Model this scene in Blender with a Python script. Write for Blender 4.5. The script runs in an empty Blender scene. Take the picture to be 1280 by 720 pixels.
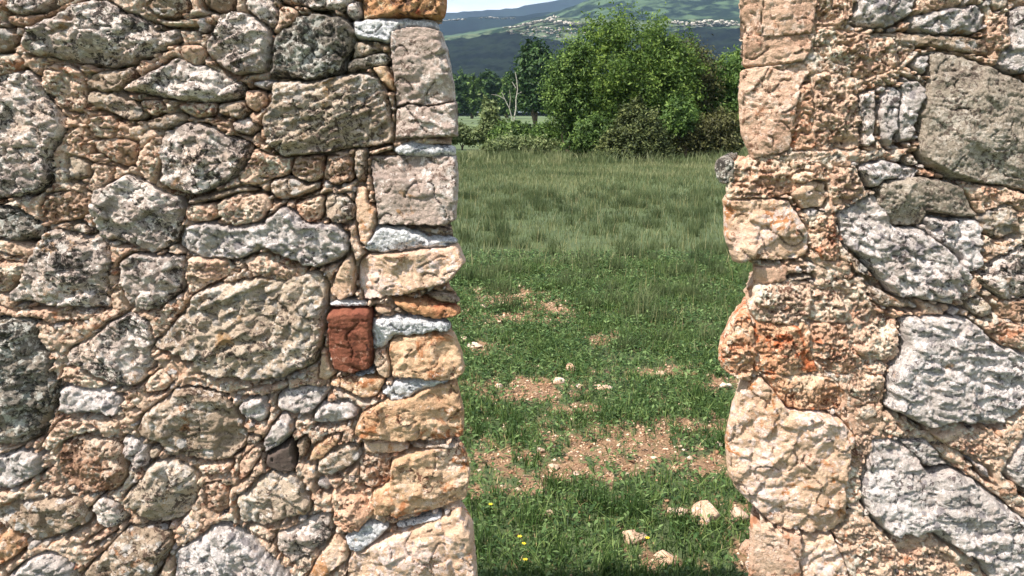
import bpy, math, random
import numpy as np

SC = bpy.context.scene
COL = SC.collection
rng = np.random.default_rng(7)
random.seed(7)

# ------------------------------------------------------------------ camera, world, sun
CAM_H = 1.5
FPX = 1000.0                       # focal length in photograph pixels (1280 wide)
PITCH = math.radians(12.4)
WALL_Y = 1.4                       # distance of the wall face
WALL_T = 0.18                      # wall thickness

cam = bpy.data.cameras.new("camera")
cam.sensor_width = 36.0
cam.lens = 36.0 * FPX / 1280.0
cam.clip_start = 0.05
cam.clip_end = 20000.0
cam_o = bpy.data.objects.new("camera", cam)
COL.objects.link(cam_o)
cam_o.location = (0, 0, CAM_H)
cam_o.rotation_euler = (math.radians(90) - PITCH, 0, 0)
SC.camera = cam_o

SUN = np.array([-0.49, -0.38, 0.82]); SUN = SUN / np.linalg.norm(SUN)
w = bpy.data.worlds.new("World"); SC.world = w; w.use_nodes = True
wn, wl = w.node_tree.nodes, w.node_tree.links
bg = wn['Background']
sky = wn.new('ShaderNodeTexSky'); sky.sky_type = 'NISHITA'; sky.sun_disc = False
sky.sun_elevation = math.asin(SUN[2]); sky.sun_rotation = math.atan2(SUN[0], SUN[1])
sky.air_density = 1.0; sky.dust_density = 1.0; sky.ozone_density = 1.5
tcw = wn.new('ShaderNodeTexCoord'); cn = wn.new('ShaderNodeTexNoise')
cmap = wn.new('ShaderNodeMapping'); cmap.inputs['Scale'].default_value = (1, 1, 3.0); cmap.inputs['Location'].default_value = (0.4, 0, 0)
cn.inputs['Scale'].default_value = 2.2; cn.inputs['Detail'].default_value = 7
cr = wn.new('ShaderNodeValToRGB'); cr.color_ramp.elements[0].position = 0.44; cr.color_ramp.elements[1].position = 0.60
cmix = wn.new('ShaderNodeMix'); cmix.data_type = 'RGBA'
cmix.inputs['B'].default_value = (9.6, 9.7, 9.9, 1)
wl.new(tcw.outputs['Generated'], cmap.inputs['Vector']); wl.new(cmap.outputs['Vector'], cn.inputs['Vector'])
wl.new(cn.outputs['Fac'], cr.inputs['Fac']); wl.new(cr.outputs['Color'], cmix.inputs['Factor'])
wl.new(sky.outputs['Color'], cmix.inputs['A']); wl.new(cmix.outputs['Result'], bg.inputs['Color'])
bg.inputs['Strength'].default_value = 0.095

sl = bpy.data.lights.new("sun", 'SUN'); sl.energy = 5.0; sl.angle = math.radians(0.6); sl.color = (1.0, 0.93, 0.855)
so = bpy.data.objects.new("sun", sl); COL.objects.link(so)
from mathutils import Vector
so.rotation_euler = Vector(tuple(-SUN)).to_track_quat('-Z', 'Y').to_euler()
so.location = (-5, -5, 8)
SC.view_settings.view_transform = 'Standard'
SC.view_settings.look = 'None'
SC.view_settings.exposure = 0.84
SC.view_settings.gamma = 1.0
HAZE = 0.00011

# ------------------------------------------------------------------ numeric helpers
cP, sP = math.cos(PITCH), math.sin(PITCH)

def ray(px, py):
    px = np.asarray(px, float); py = np.asarray(py, float)
    u = px - 640.0; v = 360.0 - py
    return u, FPX * cP + v * sP, -FPX * sP + v * cP

def wallpt(px, py, d=0.0):
    """point of the wall face (plane y = WALL_Y) seen at a pixel of the photograph, moved d metres out of the wall"""
    x, y, z = ray(px, py); t = WALL_Y / y
    d = np.asarray(d, float)
    return np.stack([x * t, WALL_Y - d + 0 * x, CAM_H + z * t], -1)

def gpt(px, py):
    x, y, z = ray(px, py); t = -CAM_H / z
    return x * t, y * t

def at(px, py, Y):
    x, y, z = ray(px, py); t = Y / y
    return np.array([float(x * t), Y, float(CAM_H + z * t)])

def gproj(X, Y, Z=0.0):
    dz = Z - CAM_H
    f = Y * cP - dz * sP; up = Y * sP + dz * cP
    f = np.maximum(f, 0.05)
    return 640 + FPX * X / f, 360 - FPX * up / f

def _h(ix, iy, seed):
    with np.errstate(over='ignore'):
        h = (ix.astype(np.int64) * 374761393 + iy.astype(np.int64) * 668265263 + int(seed) * 2147483647 + 1274126177) & 0xFFFFFFFF
        h = ((h ^ (h >> 13)) * 1274126177) & 0xFFFFFFFF
        h = ((h ^ (h >> 15)) * 2246822519) & 0xFFFFFFFF
        h = h ^ (h >> 16)
    return (h & 0xFFFFFF).astype(float) / 0xFFFFFF

def gnoise(x, y, seed=0):
    x = np.asarray(x, float); y = np.asarray(y, float)
    ix = np.floor(x); iy = np.floor(y); fx = x - ix; fy = y - iy
    u = fx * fx * fx * (fx * (fx * 6 - 15) + 10); v = fy * fy * fy * (fy * (fy * 6 - 15) + 10)
    def g(ax, ay, dx, dy):
        a = _h(ax, ay, seed) * 6.2831853
        return np.cos(a) * dx + np.sin(a) * dy
    n00 = g(ix, iy, fx, fy); n10 = g(ix + 1, iy, fx - 1, fy)
    n01 = g(ix, iy + 1, fx, fy - 1); n11 = g(ix + 1, iy + 1, fx - 1, fy - 1)
    return 1.45 * ((n00 * (1 - u) + n10 * u) * (1 - v) + (n01 * (1 - u) + n11 * u) * v)

def fbm(x, y, seed=0, octs=4, gain=0.5, ridged=False):
    s = 0; a = 1.0; t = 0; f = 1.0
    for k in range(octs):
        n = gnoise(x * f + 17.3 * k, y * f - 9.1 * k, seed + 31 * k)
        if ridged: n = 1 - 2 * np.abs(n)
        s = s + a * n; t += a; a *= gain; f *= 2.03
    return s / t

def worley(x, y, seed=0):
    x = np.asarray(x, float); y = np.asarray(y, float)
    ix = np.floor(x); iy = np.floor(y)
    F1 = np.full(x.shape, 9.0); F2 = np.full(x.shape, 9.0)
    cx = np.zeros(x.shape); cy = np.zeros(x.shape); cid = np.zeros(x.shape)
    for dx in (-1, 0, 1):
        for dy in (-1, 0, 1):
            ax = ix + dx; ay = iy + dy
            px = ax + 0.1 + 0.8 * _h(ax, ay, seed + 5); py = ay + 0.1 + 0.8 * _h(ax, ay, seed + 11)
            d = np.hypot(x - px, y - py)
            near = d < F1
            F2 = np.where(near, F1, np.minimum(F2, d))
            cx = np.where(near, x - px, cx); cy = np.where(near, y - py, cy)
            cid = np.where(near, _h(ax, ay, seed + 23), cid)
            F1 = np.where(near, d, F1)
    return F1, F2, cid, cx, cy

def facets(x, y, seed):
    """chipped planes: every cell of a broken pattern has its own height and tilt"""
    F1, F2, cid, cx, cy = worley(x, y, seed)
    a = cid * 6.2831853 * 7
    e = np.clip((F2 - F1) * 4, 0, 1)
    return ((cid - 0.5) * 0.9 + (np.cos(a) * cx + np.sin(a) * cy) * 1.3) * (0.4 + 0.6 * e) - 0.35 * (1 - e)

def smooth(e0, e1, x):
    t = np.clip((x - e0) / (e1 - e0), 0, 1); return t * t * (3 - 2 * t)

def make_mesh(name, verts, faces, mats=None, smooth_sh=True, attrs=None):
    """faces: (n,3) or (n,4) int array, or a list of such arrays"""
    if not isinstance(faces, list): faces = [faces]
    faces = [np.asarray(f, np.int32) for f in faces if len(f)]
    verts = np.asarray(verts, np.float32)
    me = bpy.data.meshes.new(name)
    me.vertices.add(len(verts)); me.vertices.foreach_set('co', verts.ravel())
    li = np.concatenate([f.ravel() for f in faces])
    lt = np.concatenate([np.full(len(f), f.shape[1], np.int32) for f in faces])
    ls = np.concatenate([[0], np.cumsum(lt)[:-1]]).astype(np.int32)
    me.loops.add(len(li)); me.loops.foreach_set('vertex_index', li.astype(np.int32))
    me.polygons.add(len(lt)); me.polygons.foreach_set('loop_start', ls)
    try: me.polygons.foreach_set('loop_total', lt)
    except Exception: pass
    me.update(calc_edges=True)
    if smooth_sh: me.polygons.foreach_set('use_smooth', np.ones(len(lt), bool))
    if attrs:
        for k, v in attrs.items():
            a = me.attributes.new(k, 'FLOAT', 'POINT'); a.data.foreach_set('value', np.asarray(v, np.float32))
    if mats: me.materials.append(mats)
    return me

def link(name, me, parent=None, loc=None):
    o = bpy.data.objects.new(name, me); COL.objects.link(o)
    if parent is not None: o.parent = parent
    if loc is not None: o.location = loc
    return o

def empty(name, loc, label, cat, group=None):
    o = bpy.data.objects.new(name, None); COL.objects.link(o); o.location = loc
    o.empty_display_size = 0.1
    o['label'] = label; o['category'] = cat
    if group: o['group'] = group
    return o

# ------------------------------------------------------------------ materials
def s2l(c):
    return tuple(((v / 255) / 12.92 if v / 255 <= 0.04045 else ((v / 255 + 0.055) / 1.055) ** 2.4) for v in c) + (1,)

class NT:
    def __init__(s, name):
        s.m = bpy.data.materials.new(name); s.m.use_nodes = True
        s.n = s.m.node_tree.nodes; s.l = s.m.node_tree.links
        s.b = s.n['Principled BSDF']
    def new(s, t): return s.n.new(t)
    def ln(s, a, b): s.l.new(a, b)
    def noise(s, vec, scale, detail=4, rough=0.6, dist=0.0):
        n = s.new('ShaderNodeTexNoise'); n.inputs['Scale'].default_value = scale
        n.inputs['Detail'].default_value = detail; n.inputs['Roughness'].default_value = rough
        n.inputs['Distortion'].default_value = dist
        s.ln(vec, n.inputs['Vector']); return n.outputs['Fac']
    def step(s, fac, a, b, lo=0.0, hi=1.0):
        r = s.new('ShaderNodeMapRange'); r.inputs['From Min'].default_value = a; r.inputs['From Max'].default_value = b
        r.inputs['To Min'].default_value = lo; r.inputs['To Max'].default_value = hi
        s.ln(fac, r.inputs['Value']); return r.outputs['Result']
    def mix(s, f, a, b):
        m = s.new('ShaderNodeMix'); m.data_type = 'RGBA'
        for sock, v in ((m.inputs['Factor'], f), (m.inputs['A'], a), (m.inputs['B'], b)):
            if isinstance(v, (tuple, float, int)): sock.default_value = v
            else: s.ln(v, sock)
        return m.outputs['Result']
    def math(s, op, a, b):
        m = s.new('ShaderNodeMath'); m.operation = op
        for sock, v in ((m.inputs[0], a), (m.inputs[1], b)):
            if isinstance(v, (float, int)): sock.default_value = v
            else: s.ln(v, sock)
        return m.outputs[0]
    def objvec(s, rnd=True):
        tc = s.new('ShaderNodeTexCoord')
        if not rnd: return tc.outputs['Object']
        oi = s.new('ShaderNodeObjectInfo'); va = s.new('ShaderNodeVectorMath'); va.operation = 'ADD'
        sc = s.new('ShaderNodeMath'); sc.operation = 'MULTIPLY'; sc.inputs[1].default_value = 37.0
        s.ln(oi.outputs['Random'], sc.inputs[0]); cb = s.new('ShaderNodeCombineXYZ')
        for k in range(3): s.ln(sc.outputs[0], cb.inputs[k])
        s.ln(tc.outputs['Object'], va.inputs[0]); s.ln(cb.outputs[0], va.inputs[1])
        return va.outputs[0]

def rock(name, c1, c2, c3, dark, dA, light, lA, spot=None, sA=0.0, sc=1.0, bump=0.7, crust=None):
    """weathered stone. dA, lA, sA: how much of the surface dark lichen, pale crust and rust spots cover (0..1)"""
    t = NT(name); v = t.objvec()
    big = t.noise(v, 13 * sc, 5, 0.62, 0.4)
    r = t.new('ShaderNodeValToRGB'); e = r.color_ramp.elements
    e[0].position = 0.36; e[0].color = s2l(c1); e[1].position = 0.64; e[1].color = s2l(c3)
    m = e.new(0.5); m.color = s2l(c2)
    t.ln(big, r.inputs['Fac'])
    col = r.outputs['Color']
    if sA > 0:
        f = t.noise(v, 22 * sc, 5, 0.6, 0.6); a = 0.70 - 0.33 * sA
        col = t.mix(t.step(f, a, a + 0.07), col, s2l(spot))
    patch = t.noise(v, 10 * sc, 3, 0.5)
    if lA > 0:
        f = t.noise(v, 85 * sc, 6, 0.68, 0.5); f = t.math('ADD', f, t.math('MULTIPLY', t.math('SUBTRACT', patch, 0.5), 0.55))
        a = 0.70 - 0.33 * lA
        col = t.mix(t.step(f, a, a + 0.05, 0, 0.92), col, s2l(light))
    if dA > 0:
        f = t.noise(v, 100 * sc, 6, 0.7, 0.7); p2 = t.noise(v, 15 * sc, 4, 0.6)
        f = t.math('ADD', f, t.math('MULTIPLY', t.math('SUBTRACT', p2, 0.5), 0.6))
        a = 0.70 - 0.33 * dA
        col = t.mix(t.step(f, a, a + 0.05, 0, 0.9), col, s2l(dark))
    if crust:
        # round crusts of lichen, some cells of the pattern only
        vo = t.new('ShaderNodeTexVoronoi'); vo.inputs['Scale'].default_value = 46 * sc; t.ln(v, vo.inputs['Vector'])
        sx = t.new('ShaderNodeSeparateColor'); t.ln(vo.outputs['Color'], sx.inputs[0])
        wob = t.math('ADD', vo.outputs['Distance'], t.math('MULTIPLY', t.math('SUBTRACT', t.noise(v, 240, 3, .6), .5), .55))
        size = t.step(sx.outputs[0], .5, 1.0, 0.0, .52)
        disc = t.step(t.math('SUBTRACT', size, wob), 0.0, .06, 0, .85)
        col = t.mix(disc, col, s2l(crust))
    grain = t.noise(v, 420, 3, 0.7)
    col2 = t.new('ShaderNodeHueSaturation'); t.ln(col, col2.inputs['Color'])
    t.ln(t.step(grain, 0.3, 0.7, 0.72, 1.26), col2.inputs['Value'])
    t.ln(col2.outputs['Color'], t.b.inputs['Base Color'])
    t.b.inputs['Roughness'].default_value = 0.92
    t.b.inputs['Specular IOR Level'].default_value = 0.25
    b1 = t.noise(v, 190, 7, 0.72, 0.3); b2 = t.noise(v, 80, 4, 0.6)
    hsum = t.math('ADD', b1, t.math('MULTIPLY', b2, 0.9))
    bp = t.new('ShaderNodeBump'); bp.inputs['Strength'].default_value = bump; bp.inputs['Distance'].default_value = 0.009
    t.ln(hsum, bp.inputs['Height']); t.ln(bp.outputs['Normal'], t.b.inputs['Normal'])
    return t.m

MAT = {
 'G': rock('grey_lichen_stone', (164,149,140), (192,175,163), (218,194,175), (61,52,49), .50, (244,230,219), .60, (183,146,112), .26, bump=1.0, crust=(224,214,204)),
 'D': rock('dark_lichen_stone', (116,109,100), (142,133,122), (166,151,134), (58,53,48), .56, (214,209,198), .50, (136,113,87), .24, bump=1.0, crust=(180,179,170)),
 'W': rock('white_grey_stone', (178,167,161), (198,188,180), (212,195,186), (93,81,80), .36, (231,221,216), .60, (185,150,121), .22, bump=1.0, crust=(143,136,137)),
 'B': rock('beige_lichen_stone', (177,155,135), (197,177,155), (211,191,169), (87,71,63), .44, (227,215,203), .52, (181,145,106), .25, bump=1.0, crust=(163,155,147)),
 'L': rock('pale_cream_stone', (212,175,145), (221,188,159), (229,195,172), (145,99,71), .22, (238,212,199), .55, (196,135,90), .38, bump=.9, crust=(219,203,196)),
 'C': rock('cream_stone', (207,171,143), (221,189,160), (229,200,176), (137,95,74), .26, (239,218,206), .42, (196,144,102), .34, bump=.9),
 'O': rock('ochre_stone', (199,155,119), (215,177,141), (225,193,160), (125,83,64), .34, (235,208,187), .42, (184,124,84), .42, bump=.9),
 'A': rock('orange_stone', (184,132,94), (204,158,116), (190,124,88), (92,70,62), .34, (230,206,172), .36, (172,92,66), .42, bump=.9),
 'T': rock('taupe_stone', (156,134,114), (178,156,134), (194,172,150), (86,66,55), .44, (222,206,191), .42, (178,130,96), .28, bump=1.0, crust=(206,198,191)),
 'Q': rock('taupe_quoin_stone', (166,148,137), (186,166,153), (200,182,169), (110,90,79), .38, (228,216,207), .46, (184,140,98), .10, bump=.9),
 'R': rock('terracotta_brick', (114,66,50), (136,84,64), (126,74,58), (66,40,34), .24, (178,130,110), .16, (100,56,44), .3, bump=.6),
 'E': rock('brown_stained_stone', (176,136,110), (194,158,132), (208,176,150), (94,66,52), .42, (228,206,184), .50, (176,120,90), .30, bump=1.0),
 'P': rock('pink_rubble_stone', (216,176,150), (230,195,168), (241,212,187), (126,87,70), .34, (246,235,214), .50, (208,147,113), .30, bump=1.0),
 'F': rock('fiery_rubble_stone', (218,169,138), (230,185,154), (238,204,176), (133,81,60), .32, (246,226,200), .48, (218,140,102), .36, bump=1.0),
 'N': rock('orange_stained_stone', (222,160,120), (228,182,146), (236,204,172), (130,70,48), .34, (244,222,196), .44, (214,126,82), .52, bump=1.0),
 'K': rock('rosy_block', (200,160,135), (212,176,150), (222,190,164), (134,96,76), .30, (234,205,185), .40, (184,131,99), .32, bump=.9),
 'Y': rock('coarse_grey_stone', (154,140,125), (172,158,141), (184,170,153), (102,88,79), .52, (204,192,177), .50, (150,124,90), .08, sc=1.25, bump=1.0),
 'M': rock('white_lime_smear', (180,182,187), (206,206,207), (220,216,213), (98,100,109), .38, (242,240,239), .60, (196,164,128), .15, sc=1.3, bump=1.0),
 'S': rock('smooth_dark_stone', (78,66,61), (90,78,71), (100,86,77), (54,44,41), .2, (122,110,99), .15, bump=.3),
}
MORTAR = rock('earthy_mortar', (216,176,148), (228,194,166), (238,210,186), (130,86,64), .32, (242,228,210), .50, (204,152,120), .26, bump=1.1)

# ------------------------------------------------------------------ the wall: traced stones
# each line: material, relief, outline in pixels of the photograph
LEFT = """
G 1.0 30,52 36,38 58,26 90,10 112,0 138,2 152,14 172,20 190,30 196,40 222,38 226,48 200,62 170,76 140,83 105,78 70,72 38,68
G .7 8,6 20,-8 72,-8 66,6 50,14 26,18 10,14
P .6 6,19 62,17 97,-3 112,-6 94,7 56,23 34,33 12,31
T .6 -8,33 14,36 22,48 16,62 0,66 -8,64
P .6 -8,70 25,67 31,78 20,91 -8,96
G 1.0 -10,99 20,90 36,87 48,102 60,118 75,142 82,158 72,176 62,196 67,214 60,232 34,244 -10,249
P .7 53,83 78,79 104,92 107,127 102,140 82,136 53,106
T .6 111,93 169,84 170,94 150,111 131,115 111,108
B .6 111,114 150,116 175,132 182,144 169,152 138,140 111,131
G 1.0 153,111 175,98 200,84 219,71 231,76 250,82 266,87 288,98 305,107 300,121 269,127 231,125 200,120 175,116
P .7 227,60 247,54 257,62 255,75 244,82 231,74
G 1.1 272,31 281,17 300,14 319,22 336,38 337,56 332,88 316,91 291,92 269,78 259,67 262,47
T .6 184,-8 231,-8 238,10 219,22 200,18 186,8
P .6 187,21 219,27 262,18 268,28 237,34 203,31
T .5 253,-8 296,-8 292,11 275,14 256,8
W .6 244,26 258,20 261,34 248,43
G .7 309,-8 334,-8 346,14 346,30 337,32 319,19 309,9
P .6 350,9 362,9 372,16 369,26 354,33 350,41 340,40 346,33 351,24
G .6 345,-8 442,-8 442,3 430,12 403,10 375,6 352,1
D 1.2 375,22 394,18 431,23 446,41 441,62 432,75 429,91 400,97 369,99 336,94 337,78 341,59 345,45 359,35
A .9 452,-8 557,-8 556,12 553,21 506,21 475,22 454,24
G .5 431,4 449,1 451,20 444,24 432,16
M .4 441,27 475,25 512,24 545,28 549,36 520,34 496,36 489,52 462,48 444,44
B .5 444,53 456,55 478,61 459,69 441,73
D .4 432,77 480,66 488,75 481,82 456,84 433,89
Q .9 490,39 510,35 531,34 550,40 557,60 565,103 568,125 537,132 510,128 496,134 494,103 489,62
Q .8 496,137 512,131 538,134 569,127 571,170 537,171 495,173
O .4 466,84 481,82 491,100 493,115 484,108 475,97
B 1.1 344,103 375,103 400,100 434,94 456,91 472,97 478,109 486,137 492,167 487,178 444,184 403,190 356,195 336,181 329,153 338,131 344,115
W .5 317,101 334,99 346,101 340,109 331,113 317,107
P .6 305,114 322,113 334,120 331,133 319,140 309,132
P .6 219,132 268,130 268,143 247,146 231,141
T .6 271,131 306,126 312,137 300,149 273,143
G .6 291,151 309,148 321,159 312,169 297,165
C .5 327,160 334,164 334,178 326,172
B .7 184,153 219,139 231,150 216,157 200,163 188,159
P .5 175,126 200,126 208,134 191,146 180,138
P .6 116,147 138,144 149,159 141,171 122,174 113,159
G 1.0 205,165 233,154 259,157 281,169 315,181 309,197 291,221 259,237 237,244 219,236 204,225
P .6 176,187 200,169 205,184 199,212 194,230 182,222 173,209
E .7 119,176 141,173 174,176 171,203 156,208 141,200 119,187
B .5 87,195 109,201 113,212 109,222 91,224 88,209
P .5 117,203 144,210 137,222 122,240 104,236 115,225
E .7 56,244 91,238 115,247 119,260 94,274 62,279 53,271
D .9 -8,256 19,260 41,275 55,284 52,295 28,301 -8,295
G 1.0 124,238 150,223 163,218 181,226 200,238 225,248 229,259 225,275 219,302 194,315 163,306 131,297 121,284 121,259
W 1.0 228,285 262,278 287,285 325,281 356,258 369,266 387,281 419,281 434,291 436,312 419,328 391,333 369,326 350,319 331,308 312,317 294,326 269,323 237,319 223,306
P .6 231,260 269,254 272,270 262,276 234,276
P .7 274,252 294,245 331,242 340,256 325,275 290,281 275,270
T .5 234,250 270,242 300,232 325,238 290,243 270,250 238,257
P .6 320,186 350,198 366,197 362,214 340,222 319,232 296,224 312,206
E .6 369,197 405,195 402,222 384,228 366,218
E .6 408,195 437,195 441,224 421,232 406,224
T .6 342,226 362,219 380,231 400,228 398,236 370,246 347,250 338,238
F .6 369,254 403,244 402,271 387,279 373,266
B .8 406,243 431,244 443,256 441,274 428,280 407,271
T .4 445,185 456,185 456,227 447,229 443,206
C .6 445,233 456,234 459,253 470,262 468,287 459,308 451,300 447,275
M .5 493,186 512,179 540,183 569,184 570,193 528,195 497,192
Q 1.0 464,198 500,196 569,195 571,222 568,275 556,280 512,280 473,280 469,240 463,206
P .3 459,190 490,181 490,187 466,194
M .4 473,286 509,285 537,298 571,300 571,304 512,312 462,315 456,308
T .3 513,284 556,284 569,291 542,295
L 1.1 450,328 459,320 512,315 572,306 580,328 562,350 500,368 456,374 449,353
C .7 440,317 442,337 442,368 425,375 413,366 420,344 431,326
B 1.2 190,428 206,420 231,389 244,368 278,356 325,347 356,349 378,341 400,340 409,355 408,386 403,424 394,453 369,465 325,475 287,470 256,463 228,446 196,434
P .6 305,326 334,317 356,334 386,337 375,347 347,350 316,341
P .7 235,323 278,326 302,337 262,355 235,368 232,344
G 1.0 59,289 78,288 103,298 122,295 134,309 137,325 133,345 138,385 100,383 60,379 20,376 16,371 26,350 38,325 50,306
B .4 88,280 103,279 119,290 109,296 94,290
G .9 151,326 165,318 229,321 230,337 228,355 223,366 200,382 181,387 164,381 151,355 147,335
P .5 -8,301 31,304 55,310 41,322 16,318 -8,311
P .6 -8,327 39,329 25,348 9,364 -8,362
P .6 -8,379 25,388 53,387 87,389 90,399 66,404 41,397 -8,392
D 1.2 -8,399 19,395 43,403 47,424 63,446 62,467 73,478 66,517 53,545 31,552 -8,552
G 1.0 88,437 116,421 137,403 163,391 184,400 190,424 184,436 193,455 181,470 169,482 141,479 119,470 94,455 85,446
P .6 79,459 94,460 133,481 128,486 79,477
W .8 75,485 94,482 141,490 152,499 147,516 134,521 79,513 74,499
P .6 182,480 200,462 218,474 206,486 185,491
T 1.0 176,521 206,498 225,485 250,484 281,493 290,505 299,524 307,545 303,560 287,574 275,576 244,572 216,563 200,553 179,548 173,535
W .5 215,500 240,486 257,494 258,516 240,525 214,529 206,512
E 1.0 76,567 82,552 100,545 125,549 147,552 155,573 160,592 147,610 109,614 85,601 75,586
P .6 51,557 78,524 103,527 127,538 103,541 79,549 66,572
W .7 154,546 166,546 181,558 185,579 177,585 163,578 154,567
B .4 185,560 200,562 197,572 188,577
B 1.1 157,620 178,596 191,580 216,576 234,580 244,590 247,614 240,629 231,647 219,652 188,652 175,638 160,626
W .8 -8,571 28,563 52,566 52,589 34,600 16,608 -8,614
T 1.0 -8,640 19,627 50,624 100,621 108,632 113,651 87,663 56,675 41,675 19,663 -8,648
G .7 117,633 128,621 146,627 158,645 150,656 131,660 119,650
P .4 104,680 125,665 141,659 146,664 119,679 106,682
O .7 -8,663 16,666 32,682 19,694 -8,711
W .9 8,730 12,721 31,702 59,691 81,699 94,708 96,730
T 1.0 104,717 125,696 147,674 163,658 200,658 214,665 217,682 203,700 188,730 104,730
W 1.1 217,730 220,690 237,680 256,668 266,658 287,655 312,671 331,690 347,702 371,730
B 1.0 296,623 309,615 328,594 344,592 353,599 369,594 381,611 390,629 384,641 359,647 331,655 301,650
E .6 257,605 275,602 286,614 286,635 269,641 260,626
W .7 299,507 312,498 331,498 336,511 331,525 309,524 299,517
W .7 329,554 344,527 353,519 366,525 365,542 350,556 329,569
S .3 332,571 350,560 366,550 368,589 344,589 332,582
W .7 345,499 356,490 387,484 414,487 400,503 387,516 366,516 350,510
W .8 392,518 400,507 437,502 449,511 444,523 419,529 394,529
P .5 292,490 328,484 359,477 361,483 337,493 297,495
R .9 413,387 431,385 462,387 465,424 463,460 441,465 419,457 415,430
M .3 410,378 434,375 458,378 459,383 416,384
M .3 443,468 466,462 470,467 445,471
C .5 399,474 403,437 408,437 412,455 419,467 406,476
O .6 413,475 434,471 466,472 480,476 471,495 456,496 437,487 413,481
C .5 469,440 480,437 486,455 486,473 475,468 468,452
M .5 467,403 500,397 540,401 562,403 563,412 528,416 492,419 481,432 467,437
O 1.0 487,430 500,423 537,418 566,418 575,442 579,467 569,474 512,470 491,471 487,449
C .4 466,383 487,384 496,395 481,396 469,391
A .7 488,376 528,375 574,387 575,394 544,398 512,393
T .5 529,369 553,364 574,374 575,380 547,376
M .4 476,489 497,478 537,473 563,475 531,485 506,497 494,503 481,492
O 1.0 456,515 481,501 512,498 537,485 569,478 575,505 578,517 578,548 512,549 445,541 447,527
E .5 448,573 486,571 488,602 469,611 451,600
O 1.1 467,613 488,605 491,576 512,567 544,562 578,559 586,595 581,625 544,635 494,639 470,638
C .4 454,554 503,552 511,559 500,564 454,567
T .3 507,554 572,557 573,560 519,561
O .5 382,578 394,558 419,543 427,541 421,554 403,572
T .7 395,578 428,556 444,555 452,570 434,585 419,592 400,591
W .4 395,599 406,599 415,607 411,614 398,610
F .9 417,614 431,604 450,608 465,614 466,642 450,661 428,663 417,651
G .8 345,665 375,658 403,641 415,643 415,669 387,691 366,702 348,688
C .7 381,730 400,694 419,669 433,679 436,695 416,710 392,730
M .5 432,671 466,652 486,658 466,678 447,690 435,682
M .3 492,658 528,649 553,643 551,648 500,662
P .3 479,645 528,641 525,647 487,655
L 1.1 438,697 466,681 500,666 528,656 575,638 589,657 597,740 430,740
P .3 307,659 325,657 343,670 340,677 325,672
T .5 370,552 383,544 386,557 378,578 373,567
B .4 307,546 325,546 325,554 310,556
P .5 301,577 316,562 324,570 306,597 298,600
P .5 248,582 291,580 286,591 253,594
P .5 57,588 69,584 83,614 89,619 72,619 48,610
"""
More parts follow.
